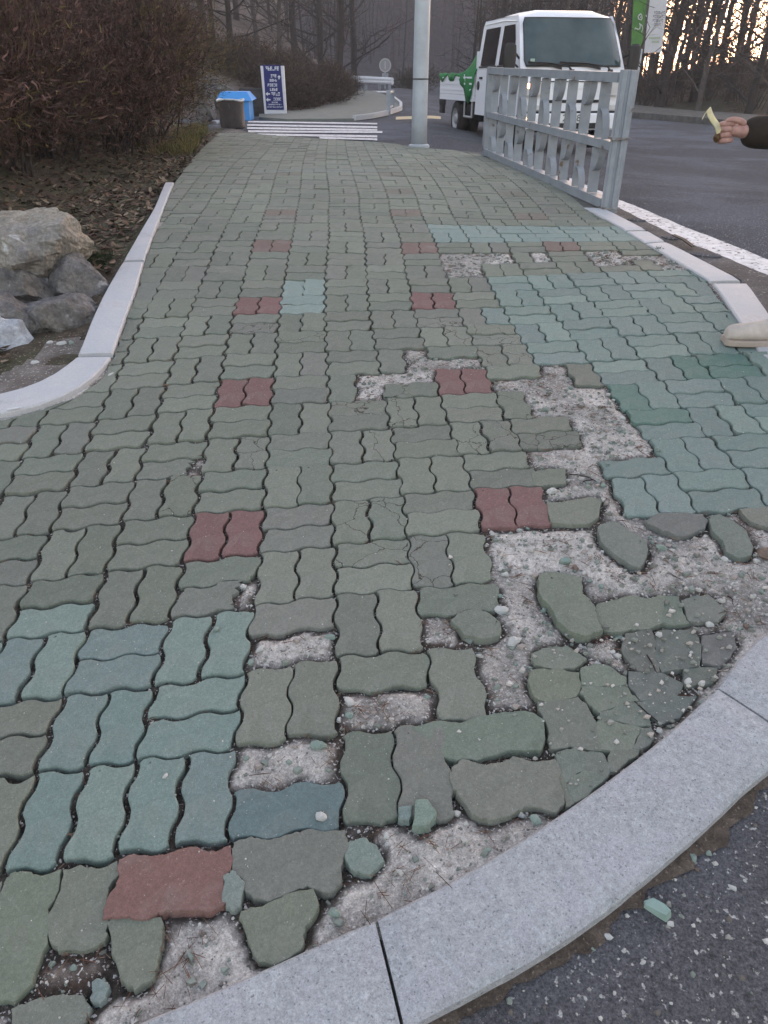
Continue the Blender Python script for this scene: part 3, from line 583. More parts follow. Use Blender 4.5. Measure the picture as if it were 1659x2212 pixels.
# ------------------------------------------------------------------ bed of sand and soil under the blocks
bx = axis([(-3.4, -1.4, .05), (-1.4, 2.0, .0135), (2.0, 2.4, .05)]); by = axis([(.2, 3.4, .0135), (3.4, 5.3, .018), (5.2, 12.2, .12), (12.2, 17, .3)])
BX, BY = np.meshgrid(bx, by)
RS = .01; rx0, ry0 = -2.0, .2; RW, RH = 420, 560
occ = np.zeros((RH, RW), bool); GX, GY = np.meshgrid(rx0 + RS * (np.arange(RW) + .5), ry0 + RS * (np.arange(RH) + .5))
for p in pieces:
    P = p['poly']; x0, x1 = min(q[0] for q in P), max(q[0] for q in P); y0, y1 = min(q[1] for q in P), max(q[1] for q in P)
    a, b, c, d = int((x0 - rx0) / RS), int((x1 - rx0) / RS) + 1, int((y0 - ry0) / RS), int((y1 - ry0) / RS) + 1
    if b <= 0 or d <= 0 or a >= RW or c >= RH: continue
    a, c = max(a, 0), max(c, 0); sl = (slice(c, min(d, RH)), slice(a, min(b, RW))); occ[sl] |= in_poly(GX[sl], GY[sl], P)
dist = np.where(occ, 0.0, 9.0)
for _ in range(14):
    for ax_, sh in ((0, 1), (0, -1), (1, 1), (1, -1)): dist = np.minimum(dist, np.roll(dist, sh, ax_) + 1)
def samp(X, Y):
    a = np.clip(((X - rx0) / RS).astype(int), 0, RW - 1); c = np.clip(((Y - ry0) / RS).astype(int), 0, RH - 1)
    ok = (X > rx0) & (X < rx0 + RS * RW) & (Y > ry0) & (Y < ry0 + RS * RH)
    return np.where(ok, dist[c, a], 1.0)
DD = samp(BX, BY); DD = (DD + np.roll(DD, 1, 0) + np.roll(DD, -1, 0) + np.roll(DD, 1, 1) + np.roll(DD, -1, 1)) / 5
ns = vnoise(BX, BY, 6, 5, 4); ns2 = vnoise(BX, BY, 30, 8, 3); ns3 = vnoise(BX, BY, 2.2, 12, 3)
open_ = sstep((DD - 1.5 - (ns - .5) * 3.5) / 1.3)
BZ = Pz(BX, BY) - .009 - .004 * ns2 + open_ * (.007 + .020 * (ns - .5) + .008 * (ns2 - .5))
BZ = np.where(DD < .6, Pz(BX, BY) - .02, BZ)
sandc = np.array((.50, .478, .462)); soilc = np.array((.055, .047, .041)); midc = np.array((.15, .13, .12)); litc = np.array((.075, .045, .035))
w_ = (open_ * (.58 + .42 * sstep((ns3 * .6 + ns * .4 - .33) / .22)))[..., None]
C = soilc * (1 - w_) + sandc * w_
jn = sstep((ns2 - .5) / .2)[..., None] * (1 - w_); C = C * (1 - .35 * jn) + midc * .35 * jn
lt = (sstep((vnoise(BX, BY, 9, 21, 3) - .56) / .08) * (open_ < .95) * sstep((DD - .8) / 1.5))[..., None]; C = C * (1 - lt * .6) + litc * lt * .6
C *= (1 + .5 * (vnoise(BX, BY, 24, 31, 3) - .5) + .35 * (vnoise(BX, BY, 4, 33, 3) - .5))[..., None]
V = np.stack([BX, BY, BZ], -1).reshape(-1, 3); nx, ny = len(bx), len(by); ii, jj = np.meshgrid(np.arange(nx - 1), np.arange(ny - 1)); a = (jj * nx + ii).ravel()
Fq = np.stack([a, a + 1, a + nx + 1, a + nx], 1); kp = in_poly(BX, BY, walk)
for dx, dy in ((.05, 0), (-.05, 0), (0, .05), (0, -.05)): kp |= in_poly(BX + dx, BY + dy, walk)
Fq = Fq[kp.ravel()[Fq].all(1)]
M['bed'] = mat('sand_bed', (.1, .1, .1), .97, attr='col', var=.3, grain=[(300, .38), (130, .25), (45, .2)], scale=45, bump=.016, bscale=130, speck=(.5, .49, .49), spscale=130, spthr=.63, spot=((.13, .12, .11), 75, .67))
ob = np_mesh('sand_bed', V, Fq, M['bed'], C.reshape(-1, 3), True); tag(ob, kind='structure')

# ------------------------------------------------------------------ kerb stones
def resamp(L, n):
    L = [Vector((p[0], p[1])) for p in L]; d = [0]
    for a, b in zip(L, L[1:]): d.append(d[-1] + (b - a).length)
    out = []
    for k in range(n + 1):
        s = d[-1] * k / n; i = max(0, min(len(L) - 2, next((q for q in range(len(d) - 1) if d[q + 1] >= s), len(L) - 2)))
        t = (s - d[i]) / max(1e-9, d[i + 1] - d[i]); out.append(L[i].lerp(L[i + 1], min(1, max(0, t))))
    return out
def smooth_line(L, it=2):
    for _ in range(it): L = [L[0]] + [(L[k - 1] + L[k] * 2 + L[k + 1]) / 4 for k in range(1, len(L) - 1)] + [L[-1]]
    return L
def kerb_stone(inner, outer, m, top, depth, label, group, gz=Pz, bev=.006, n=14, slope=0.0):
    A, B = smooth_line(resamp(inner, n), 3), smooth_line(resamp(outer, n), 3)
    cx = sum(p.x for p in A + B) / (2 * n + 2); cy = sum(p.y for p in A + B) / (2 * n + 2); cz = float(gz(cx, cy)) + top
    rows = []
    for k, (a, b) in enumerate(zip(A, B)):
        t = (b - a).normalized(); w = (b - a).length; e = bev if k in (0, n) else 0
        r = []
        for s, dz in ((0, -depth), (0, -bev), (bev, 0), (w * .5, .001), (w - bev * 1.4, -slope), (w, -bev * 1.4 - slope), (w, -depth)):
            p = a + t * s; q = Vector((p.x, p.y))
            r.append((q.x - cx, q.y - cy, float(gz(a.x, a.y)) + top + dz + (float(gz(q.x, q.y)) - float(gz(a.x, a.y))) * .5 - (e if dz > -depth else 0) * .6 - cz + rnd.uniform(-.0006, .0006)))
        rows.append(r)
    # bevelled ends
    d0 = (Vector(rows[0][3]) - Vector(rows[1][3])).normalized() * bev; d1 = (Vector(rows[-1][3]) - Vector(rows[-2][3])).normalized() * bev
    mb = MB(); mb.grid(rows)
    m_ = len(rows[0]); mb.f.append(tuple(range(m_))[::-1]); mb.mi.append(0); mb.f.append(tuple((n) * m_ + k for k in range(m_))); mb.mi.append(0)
    o = mb.build('kerbstone', m, loc=(cx, cy, cz)); tag(o, label, 'kerbstone', group); return o
def cut(line, a, b, n=30):
    L = smooth_line(resamp(line, 120), 6); L = resamp(L, 1200); i0, i1 = int(a * 1200 + .5), int(b * 1200 + .5); return L[i0:i1 + 1]
def nearest_t(line, p, n=120):
    L = smooth_line(resamp(line, 120), 6); q = Vector(p[:2]); return min(range(121), key=lambda k: (L[k] - q).length) / 120
ai = [Vector(p) for p in arc_l + arc_in + arc_r[:3]]
ao = [Vector((-1.2, .13)), Vector((-.7, .2))] + [Vector((p.x, p.y)) for p in hits(ARC_OUT[1:])] + [Vector((1.66, 1.36)), Vector((1.86, 1.70)), Vector((1.96, 2.03))]
j1i, j1o = hit(806, 1992), hit(890, 2212); j2i, j2o = hit(1556, 1479), hit(1672, 1545)
for (a, b, lab) in ((0, 1, 'pale speckled granite kerbstone at the bottom edge, left of the wide joint'), (1, 2, 'long curved granite kerbstone between the two open joints'), (2, 3, 'granite kerbstone at the right edge beyond the cracked joint')):
    ti = [0, nearest_t(ai, j1i), nearest_t(ai, j2i), 1]; to = [0, nearest_t(ao, j1o), nearest_t(ao, j2o), 1]
    g = .0012
    kerb_stone(cut(ai, ti[a] + g * (a > 0), ti[b] - g * (b < 3)), cut(ao, to[a] + g * (a > 0), to[b] - g * (b < 3)), M['granite'], .008, .14, lab, 'curved granite kerbstones along the bottom', n=26, bev=.007, slope=.004)
for q, (a, b) in enumerate(((j1i, j1o), (j2i, j2o))):      # soil packed into the kerb joints
    d = (b - a); d.z = 0; L_ = d.length; d.normalize(); w = Vector((-d.y, d.x, 0)) * .022; p0 = a - d * .0 - w * .0; p1 = b + d * .0; mbj = MB()
    mbj.add([(p.x, p.y, float(Pz(p.x, p.y)) + z) for p, z in ((p0 - w, -.012), (p0 + w, -.012), (p1 + w, -.022), (p1 - w, -.022))], [(0, 1, 2, 3)]); tag(mbj.build('joint_soil', M['soil']), kind='structure')
li = [Vector((-3.0, 2.63)), Vector((-2.2, 2.64))] + [Vector(p) for p in left_in]; lo_ = [Vector((-3.0, 2.85)), Vector((-2.2, 2.84))] + [Vector((p.x, p.y)) for p in hits(LEFT_OUT)]
k1i, k1o, k2i, k2o = hit(240, 778), hit(172, 780), hit(308, 570), hit(264, 574)
for a, b, lab in ((0, 1, 'curved pale kerbstone at the left edge with a white stick on it'), (1, 2, 'straight pale kerbstone beside the boulders'), (2, 3, 'pale kerbstone half buried in leaf litter, farthest up the left edge')):
    ti = [0, nearest_t(li, k1i), nearest_t(li, k2i), 1]; to = [0, nearest_t(lo_, k1o), nearest_t(lo_, k2o), 1]
    kerb_stone(cut(li, ti[a] + .003 * (a > 0), ti[b] - .003 * (b < 3)), cut(lo_, to[a] + .003 * (a > 0), to[b] - .003 * (b < 3)), M['granite_white'], .018, .16, lab, 'pale kerbstones on the left', n=22)
RO = [(1299, 452), (1399, 497), (1439, 522), (1599, 604)]; RI = [(1262, 447), (1352, 497), (1394, 524), (1531, 607)]
def gxy(L, off=0): return [Vector((p.x, p.y)) for p in hits(L, Pz, off)]
for ri, ro, lab in (([(1262, 447), (1351, 496)], [(1304, 449), (1396, 495)], 'pale granite slab under the near fence post'),
                    ([(1354, 499), (1393, 523)], [(1400, 498), (1437, 519)], 'shortest pale granite slab, second along the right edge'),
                    ([(1396, 525), (1534, 606)], [(1440, 521), (1600, 603)], 'long pale granite slab beside the broken gutter'),
                    ([(1541, 611), (1604, 702), (1640, 757)], [(1616, 611), (1672, 690), (1715, 757)], 'pale granite slab reaching the beige shoe'),
                    ([(1647, 764), (1780, 950)], [(1722, 764), (1860, 950)], 'pale granite slab half hidden under the shoe')):
    A_, B_ = gxy(ri, .01), gxy(ro, .01)
    if 'under the shoe' in lab: A_ = [A_[0], Vector((1.725, 2.6)), Vector((1.745, 2.06))]; B_ = [B_[0], Vector((1.94, 2.6)), Vector((1.955, 2.05))]
    kerb_stone(A_, B_, M['granite_white'], .010, .15, lab, 'pale granite slabs on the right', n=12)
# thin kerb under the fence and to the crossing
fl = [Vector(p) for p in [right_in[-1]] + fence_ln + [top_ln[0]]]
N = 5
for k in range(N):
    a = cut(fl, k / N + .003, (k + 1) / N - .003); b = [p + Vector((.16, -.02)) for p in a]
    kerb_stone(a, b, M['kerb_dark'], -.002, .14, ['grey kerbstone under the fence, just behind the near post', 'grey kerbstone under the fence, second from the near post', 'grey kerbstone under the middle of the fence', 'grey kerbstone under the far end of the fence', 'grey kerbstone between the fence and the lamp pole'][k], 'kerbstones under the fence', n=8)
# ------------------------------------------------------------------ road markings
def flat_strip(name, Lf, Rt, m, off=.004, n=24, g=Rz, kind='structure', rough=0):
    A, B = resamp(Lf, n), resamp(Rt, n); rows = []
    for k, (a, b) in enumerate(zip(A, B)):
        a = a + Vector((rnd.uniform(-rough, rough), rnd.uniform(-rough, rough))); b = b + Vector((rnd.uniform(-rough, rough), rnd.uniform(-rough, rough)))
        r = [a.lerp(b, t) for t in (0, .5, 1)]; rows.append([(q.x, q.y, float(g(q.x, q.y)) + off) for q in r])
    mb = MB(); mb.grid(rows); return tag(mb.build(name, m), kind=kind)
eL = [hit(1337, 432, Rz), hit(1479, 492, Rz), hit(1659, 562, Rz), hit(1800, 620, Rz)]
eR = [hit(1338, 451, Rz), hit(1479, 522, Rz), hit(1659, 596, Rz), hit(1800, 660, Rz)]
far0 = hit(1230, 385, Rz); far1 = hit(1228, 397, Rz)
flat_strip('road_edge_line', [(p.x, p.y) for p in [far0] + eL], [(p.x, p.y) for p in [far1] + eR], M['paint'], n=60, rough=.006)
mb = MB()
def zeb(u0, u1, v0, v1, th, mb):
    a0, a1 = hit(u0, v0, Rz), hit(u1, v1, Rz); b0, b1 = hit(u0, v0 - th, Rz), hit(u1, v1 - th, Rz)
    A = resamp([a0, a1], 24); B = resamp([b0, b1], 24)
    mb.grid([[(q.x, q.y, float(Rz(q.x, q.y)) + .010) for q in (x, (x + y) / 2, y)] for x, y in zip(A, B)])
for a in ((536, 815, 265.5, 270, 3.2), (534, 815, 273, 278, 3.8), (534, 815, 280, 284, 4.2), (536, 826, 287, 289, 4.4), (556, 815, 294, 298.5, 4.6), (690, 815, 301.5, 305, 4.6)): zeb(*a, mb)
tag(mb.build('crosswalk_marking', M['paint']), kind='structure')
yb = [hit(855, 259, Rz), hit(952, 258, Rz)]; yt = [hit(855, 253, Rz), hit(952, 252, Rz)]
flat_strip('yellow_marking', [(p.x, p.y) for p in yb], [(p.x, p.y) for p in yt], M['yellow_paint'], .006, 12)
lm = [hit(790, 199, Rz), hit(835, 200, Rz)]; lt_ = [hit(790, 196, Rz), hit(835, 197, Rz)]
flat_strip('lane_marking', [(p.x, p.y) for p in lm], [(p.x, p.y) for p in lt_], M['paint'], .006, 6)
lm = [hit(1632, 322, Rz), hit(1700, 325, Rz)]; lt_ = [hit(1632, 316, Rz), hit(1700, 319, Rz)]
flat_strip('lane_dash', [(p.x, p.y) for p in lm], [(p.x, p.y) for p in lt_], M['paint'], .006, 6)

# ------------------------------------------------------------------ planting bed on the left and its leaf litter
def bed_z(X, Y):
    edge = np.interp(Y, [2.0, 2.62, 2.9, 3.4, 4.4, 7.0, 9.5, 13.4, 16], [-1.2, -1.35, -1.42, -1.5, -1.6, -1.98, -2.3, -2.95, -3.5])
    d = np.maximum(edge - X, 0)
    return Pz(X, Y) - .022 + .34 * sstep((d - .25) / 2.2) * sstep((Y - 3.2) / 1.6) + .05 * np.clip(d - 2.4, 0, 9) + (vnoise(X, Y, 2.2, 41) - .45) * .07 * sstep((d + .05) / .5) + (vnoise(X, Y, 11, 42, 3) - .5) * .02
bpoly = [(-16, 2.7), (-3.0, 2.74)] + [((a.x + b.x) / 2 - .03, (a.y + b.y) / 2 + .02) for a, b in zip(hits(LEFT_IN), hits(LEFT_OUT) + [hit(330, 460), hit(357, 398)])] + [(p[0], p[1]) for p in left_far] + [(-3.4, 16.6), (-16, 18)]
bedx = axis([(-16, -5, .4), (-5, -3, .1), (-3, -1, .04)]); bedy = axis([(2.6, 5.5, .04), (5.5, 9, .09), (9, 18, .25)])
tag(height_sheet('planting_bed', bedx, bedy, bed_z, M['litter'], lambda X, Y: in_poly(X, Y, bpoly)), kind='structure')
# pale dry dirt at the foot of the boulders: same bed sheet colour as the sand
dp = [(p.x, p.y) for p in hits([(0, 868), (80, 840), (135, 810), (170, 775), (180, 735), (150, 725), (100, 740), (60, 775), (0, 800)])]
tag(height_sheet('dry_dirt', axis([(-2.6, -1, .03)]), axis([(2.6, 3.9, .03)]), lambda X, Y: bed_z(X, Y) + .010 - .02 * (vnoise(X, Y, 6, 9) > .62), M['soil_dry'] if 'soil_dry' in M else mat('dry_soil', (.16, .145, .14), .97, base2=(.09, .08, .075), scale=7, var=.25, bump=.01, bscale=60, speck=(.3, .3, .29), spscale=90, spthr=.64), lambda X, Y: in_poly(X, Y, dp)), kind='structure')

def scatter_bits(name, n, fn, m, label, cat, kind='stuff'):
    V, Fq, C = [], [], []
    for _ in range(n):
        r = fn()
        if r is None: continue
        vs, fs, c = r; b = len(V); V += vs; Fq += [tuple(b + k for k in f) for f in fs]; C += [c] * len(vs)
    o = np_mesh(name, np.array(V), [list(f) for f in Fq], m, np.array(C)); tag(o, label, cat, kind=kind); return o
LEAFC = [(.11, .065, .045), (.15, .10, .07), (.07, .045, .035), (.20, .16, .12), (.05, .035, .028), (.09, .08, .05), (.05, .055, .03)]
def leaf_at(x, y, z, s, r, flat=.5):
    a = r.uniform(0, 6.28); c, sn = math.cos(a), math.sin(a); L, W = s, s * r.uniform(.35, .6); t1, t2 = r.uniform(-flat, flat), r.uniform(-flat, flat)
    pts = [(-L, 0), (-L * .3, W), (L * .5, W * .7), (L, 0), (L * .4, -W * .8), (-L * .4, -W)]
    vs = [(x + p * c - q * sn, y + p * sn + q * c, z + p * t1 + abs(q) * t2) for p, q in pts]
    return vs, [(0, 1, 2, 3), (0, 3, 4, 5)], LEAFC[r.randrange(7)]
lr = random.Random(5)
def bed_leaf():
    y = 2.9 + 11 * lr.random() ** 1.6; e = float(np.interp(y, [2.6, 3.4, 4.4, 7.0, 9.5, 13.4], [-1.5, -1.62, -1.72, -2.0, -2.3, -2.95]))
    x = e + .10 - abs(lr.gauss(0, 1.0)) - (.25 if y < 4.3 else 0)
    if y < 4.2 and lr.random() < .75: return None
    return x, y
LP = [q for q in (bed_leaf() for _ in range(10000)) if q]; LZ = bed_z(np.array([q[0] for q in LP]), np.array([q[1] for q in LP])); LI = iter(range(len(LP)))
def bed_leaf2():
    k = next(LI, None)
    return None if k is None else leaf_at(LP[k][0], LP[k][1], float(LZ[k]) + lr.uniform(.004, .03), lr.uniform(.014, .042), lr)
scatter_bits('leaf_litter', 10000, bed_leaf2, M['leaf'], 'brown and tan fallen leaves covering the planting bed', 'leaf litter')
M['needle'] = M['leaf']
def open_pts(n, r, need=2.2):
    out = []
    rs = np.random.RandomState(r.randrange(999)); x = rs.uniform(-1.3, 2.0, n * 14); y = rs.uniform(.45, 4.9, n * 14)
    k = in_poly(x, y, walk); k &= samp(x, y) >= need; x, y = x[k][:n], y[k][:n]
    return list(zip(x.tolist(), y.tolist()))
def bedz_at(x, y):
    i = min(len(bx) - 1, int(np.searchsorted(bx, x))); j = min(len(by) - 1, int(np.searchsorted(by, y))); return float(BZ[j, i])
nr = random.Random(8); NP = open_pts(3600, nr, .8); NV = vnoise(np.array([q[0] for q in NP]), np.array([q[1] for q in NP]), 9, 21, 3)
def needle():
    kk_ = nr.randrange(len(NP)); x, y = NP[kk_]
    if NV[kk_] < .50 and nr.random() < .8: return None
    a = nr.uniform(0, 6.28); L = nr.uniform(.008, .03); w = .0007; c, s = math.cos(a), math.sin(a); z = bedz_at(x, y) + nr.uniform(.002, .010)
    dz = nr.uniform(-.004, .006)
    return [(x - c * L - s * w, y - s * L + c * w, z), (x - c * L + s * w, y - s * L - c * w, z), (x + c * L, y + s * L, z + dz), (x, y, z + .0015)], [(0, 1, 3), (1, 2, 3), (2, 0, 3)], [(.12, .06, .045), (.08, .045, .035), (.17, .12, .09)][nr.randrange(3)]
scatter_bits('pine_needles', 5200, needle, M['leaf'], 'rust brown pine needles caught in the gaps and edges of the broken paving', 'pine needles')
# fine gravel
gr = random.Random(9); GP = open_pts(2600, gr, 1.2)
GC = [(.36, .36, .35), (.25, .25, .24), (.16, .19, .17), (.12, .11, .10), (.42, .42, .41), (.20, .17, .155)]
def pebble(x, y, z, s, r, c):
    d = []
    for k in range(5):
        a = k * 1.257 + r.uniform(-.3, .3); d.append((x + math.cos(a) * s * r.uniform(.7, 1.1), y + math.sin(a) * s * r.uniform(.7, 1.1), z - s * .2))
    e = [(x + (p[0] - x) * .6, y + (p[1] - y) * .6, z + s * r.uniform(.35, .6)) for p in d]
    return d + e, [(5, 6, 7, 8, 9)] + [(k, (k + 1) % 5, 5 + (k + 1) % 5, 5 + k) for k in range(5)], c
def grav():
    x, y = GP[gr.randrange(len(GP))]; x += gr.gauss(0, .006); y += gr.gauss(0, .006)
    return pebble(x, y, bedz_at(x, y), .0012 + .004 * gr.random() ** 3, gr, GC[gr.randrange(6)])
scatter_bits('sand_gravel', 6500, grav, M['gravel'], 'fine pale gravel strewn over the bare sand patches', 'gravel')
def jgrav():     # specks of grit lying in joints and on blocks
    x, y = gr.uniform(-1.5, 2.0), .5 + 3.4 * gr.random() ** 1.5
    if not in_poly([x], [y], walk)[0]: return None
    return pebble(x, y, float(Pz(x, y)) + .001, .0008 + .0022 * gr.random() ** 3, gr, GC[gr.choice((0, 1, 4, 0))])
scatter_bits('surface_grit', 2600, jgrav, M['gravel'], 'tiny pale grit scattered over the paving blocks', 'grit')
def agrav():
    x, y = gr.uniform(-.5, 2.6), gr.uniform(.2, 1.9)
    if in_poly([x], [y], walk)[0]: return None
    d = min((Vector((x, y)) - q).length for q in ao_s)
    inside = any(False for _ in ())
    if (Vector((x, y)) - near_in(x, y)).length < .19: return None
    if gr.random() > .35 + .65 * math.exp(-d / .10): return None
    return pebble(x, y, float(Rz(x, y)) + .001, .0018 + .0055 * gr.random() ** 2.2, gr, GC[gr.randrange(5)])
ao_s = resamp(ao, 50); ai_s = resamp(ai, 80)
def near_in(x, y): q = Vector((x, y)); return min(ai_s, key=lambda p: (p - q).length)
scatter_bits('asphalt_gravel', 5200, agrav, M['gravel'], 'pale gravel and grit on the asphalt beside the curved kerb', 'gravel')
def crumb():      # angular crumbs of broken block
    x, y = GP[gr.randrange(len(GP))]; x += gr.gauss(0, .02); y += gr.gauss(0, .02)
    if x < .1 + .3 * gr.random() and gr.random() < .5: return None
    s = .003 + .0085 * gr.random() ** 2.2; z = bedz_at(x, y) - .001; d = []
    for k in range(4): a = k * 1.57 + gr.uniform(-.5, .5); d.append((x + math.cos(a) * s * gr.uniform(.7, 1.3), y + math.sin(a) * s * gr.uniform(.6, 1.1), z))
    e = [(p[0] + gr.uniform(-.3, .1) * (p[0] - x), p[1] + gr.uniform(-.3, .1) * (p[1] - y), z + s * gr.uniform(.5, 1.0)) for p in d]
    return d + e, [(4, 5, 6), (4, 6, 7)] + [(k, (k + 1) % 4, 4 + (k + 1) % 4, 4 + k) for k in range(4)], [(.15, .175, .16), (.17, .2, .185), (.13, .14, .13), (.33, .33, .32), (.24, .22, .21)][gr.randrange(5)]
scatter_bits('rubble_crumbs', 2300, crumb, M['gravel'], 'small angular crumbs of green and grey concrete lying in the bare patches', 'rubble')
def crumb2():     # crumbs strewn over the shattered blocks by the kerb
    x, y = gr.gauss(.72, .22), gr.gauss(1.28, .25)
    if not in_poly([x], [y], walk)[0] or y > 1.75: return None
    s = .0015 + .0075 * gr.random() ** 3; z = float(Pz(x, y)) + .0005; d = []
    for k in range(4): a = k * 1.57 + gr.uniform(-.5, .5); d.append((x + math.cos(a) * s * gr.uniform(.7, 1.3), y + math.sin(a) * s * gr.uniform(.6, 1.1), z))
    e = [(p[0] + gr.uniform(-.3, .1) * (p[0] - x), p[1] + gr.uniform(-.3, .1) * (p[1] - y), z + s * gr.uniform(.5, .9)) for p in d]
    return d + e, [(4, 5, 6), (4, 6, 7)] + [(k, (k + 1) % 4, 4 + (k + 1) % 4, 4 + k) for k in range(4)], [(.17, .19, .175), (.24, .24, .23), (.13, .14, .13), (.40, .39, .38), (.30, .28, .26)][gr.randrange(5)]
scatter_bits('shattered_crumbs', 900, crumb2, M['gravel'], 'crumbs and dust lumps strewn over the shattered blocks beside the curved kerb', 'rubble')
# grit strip of soil against the kerb foot on the asphalt
mbs = MB(); AO = smooth_line(resamp(ao, 220), 8); AO2 = []
for k, p in enumerate(AO):
    t = (AO[min(k + 1, 220)] - AO[max(k - 1, 0)]).normalized(); nrm = Vector((t.y, -t.x)); AO2.append((p - nrm * .26, p + nrm * (.012 + .05 * abs(noise.noise(Vector((k * .16, 1, 0)))) + .02 * noise.noise(Vector((k * .5, 4, 0))))))
mbs.grid([[(q.x, q.y, float(Rz(q.x, q.y)) + (-.004, .012, .009, .0045)[i]) for i, q in enumerate((a, a.lerp(b, .85), a.lerp(b, .93), b))] for a, b in AO2])
tag(mbs.build('kerb_foot_soil', M['soil'], smooth=True), kind='structure')
# gutter on the right between slabs and line: broken concrete and dark soil
gl = [(p.x, p.y) for p in hits([(1300, 449), (1400, 500), (1440, 524), (1600, 606), (1720, 760)], Rz)]
gh = [(p.x, p.y) for p in hits([(1338, 450), (1479, 519), (1530, 542), (1659, 592), (1800, 665)], Rz)]
flat_strip('gutter_soil', gl, gh, mat('gutter_dirt', (.06, .058, .062), .95, base2=(.085, .082, .086), scale=5, var=.3, bump=.01, bscale=40, speck=(.2, .2, .2), spscale=60, spthr=.66), .0035, 40)
gm = MB(); c0 = hit(1455, 530, Rz)
for k, (u, v, sx, sy) in enumerate(((1372, 477, .10, .05), (1448, 516, .08, .045), (1522, 553, .13, .055))):
    c = hit(u, v, Rz); mbp = MB(); poly = [(sx * .8 * math.cos(a) * rnd.uniform(.7, 1.1), sy * math.sin(a) * rnd.uniform(.75, 1.1)) for a in np.arange(0, 6.28, .6)]
    T = Matrix.Rotation(-.55, 4, 'Z'); mbp.prism(poly, -.02, .009, T)
    tag(mbp.build('concrete_fragment', M['asphalt'], loc=(c.x, c.y, c.z)), ['dark worn concrete fragment in the gutter near the fence post', 'small concrete fragment beside the rusty strip in the gutter', 'pale flat concrete fragment below the white line'][k], 'concrete fragment', 'concrete fragments in the gutter')
mb = MB(); a, b = hit(1452, 519, Rz), hit(1496, 541, Rz); up = Vector((0, 0, .035))
mb.ribbon([a + up, (a + b) / 2 + up * 1.1, b + up * .7], (.03, .03, 0), .006); tag(mb.build('metal_strip', M['chassis']), 'thin bent metal strip sticking out of the gutter dirt', 'metal strip')

# ------------------------------------------------------------------ loose stones, each its own thing
def Z(ox, oy, L): return [(ox + .5 * a, oy + .5 * b, .5 * s * (1.5 if k != 'm' else 1.1), k, lab) for a, b, s, k, lab in L]
ST = []
ST += Z(829.5, 972, [(723, 193, 34, 'w', 'flat pale stone in the sand just right of the nearest right red pair'), (445, 415, 18, 'w', 'white pebble right of the two olive blocks under the right red pair'),
 (508, 520, 22, 'w', 'upper of two white stones at the left rim of the dirt'), (525, 545, 28, 'w', 'lower of two white stones at the left rim of the dirt'), (535, 572, 18, 'w', 'small white pebble under the two white stones at the dirt rim'), (505, 702, 44, 'w', 'large pale stone left of the loose S-curved block'), (560, 843, 46, 'w', 'largest pale stone above the long empty slot'),
 (985, 878, 26, 'w', 'pale stone at the top left of the half buried grey blocks'), (1187, 800, 26, 'w', 'pale pebble lying on the gap between two half buried blocks'), (1405, 760, 34, 'w', 'pale stone under the right end of the worn row'),
 (1465, 488, 26, 'w', 'left stone of the pale cluster under the tilted loose block'), (1492, 478, 24, 'w', 'right stone of the pale cluster under the tilted loose block'), (1540, 487, 20, 'w', 'small pale stone right of the pale cluster'), (1605, 490, 24, 'w', 'pale stone left of the brown rock at the right edge'),
 (1645, 468, 60, 'b', 'brown rock cut by the right edge of the picture'), (782, 497, 36, 'g', 'green chip with a flat top above the loose S-curved block'), (825, 523, 28, 'b', 'brownish chip above the loose S-curved block'), (862, 545, 18, 'w', 'white pebble by the brownish chip above the S-curved block'), (885, 580, 18, 'g', 'green pebble on the right shoulder of the S-curved block'), (938, 600, 20, 'g', 'green pebble right of the S-curved block'),
 (690, 698, 24, 'g', 'green pebble tucked left of the S-curved block'), (690, 755, 18, 'g', 'left of two dark green pebbles below left of the S-curved block'), (714, 757, 18, 'g', 'right of two dark green pebbles below left of the S-curved block'), (1020, 806, 30, 'g', 'green stone just under the wide worn block'), (1052, 795, 16, 'g', 'little green pebble right of the stone under the wide worn block'),
 (1192, 435, 38, 'g', 'flat green stone right of the askew block'), (1155, 408, 20, 'g', 'green pebble between the askew block and the flat green stone'), (1150, 385, 16, 'g', 'small green pebble above the flat green stone'), (1312, 1005, 32, 'w', 'grey pointed stone on the shattered remnants near the kerb'), (1372, 1013, 28, 'w', 'grey heart-shaped stone on the shattered remnants near the kerb'),
 (1562, 770, 24, 'b', 'brown grey stone in the dirt above the kerb joint'), (1625, 625, 22, 'g', 'grey green stone at the right edge, upper of a pair'), (1597, 636, 18, 'w', 'pale stone at the right edge, lower of a pair'), (185, 1075, 24, 'g', 'pale green stone beside the slot left of the tall standing block'), (1048, 1022, 22, 'g', 'green pebble in the joint right of the three-way split block'),
 (1190, 1217, 28, 'w', 'pale stone against the kerb below the corner piece'), (942, 445, 16, 'w', 'cream pebble left of the askew block'), (620, 340, 14, 'g', 'tiny green chip under the nearest right red pair'), (945, 166, 22, 'g', 'green chip at the left foot of the teal blocks'), (570, 930, 16, 'g', 'small greyish chip at the top of the long empty slot'), (500, 635, 22, 'g', 'dusky green chip above the large pale stone')])
ST += Z(0, 918, [(1425, 923, 38, 'g', 'pale green chip at the right end of the upper empty slot'), (1128, 985, 34, 'w', 'white stone at the left end of the upper empty slot'), (935, 885, 24, 'g', 'pale green cube of rubble on a teal block'), (1052, 708, 26, 'w', 'white stone in the notch below the left red pair'),
 (1512, 1210, 42, 'w', 'grey white stone at the left end of the middle empty slot'), (1510, 1270, 30, 'g', 'green chip under the grey white stone'), (1085, 1038, 30, 'g', 'green grey chip left of the two olive blocks'), (1230, 1272, 20, 'w', 'white pebble in the joint between the two olive blocks'), (1465, 1278, 26, 'w', 'pale chip left of the green chip in the middle slot'), (815, 525, 14, 'g', 'mint crumb on the left edge of the left red pair')])
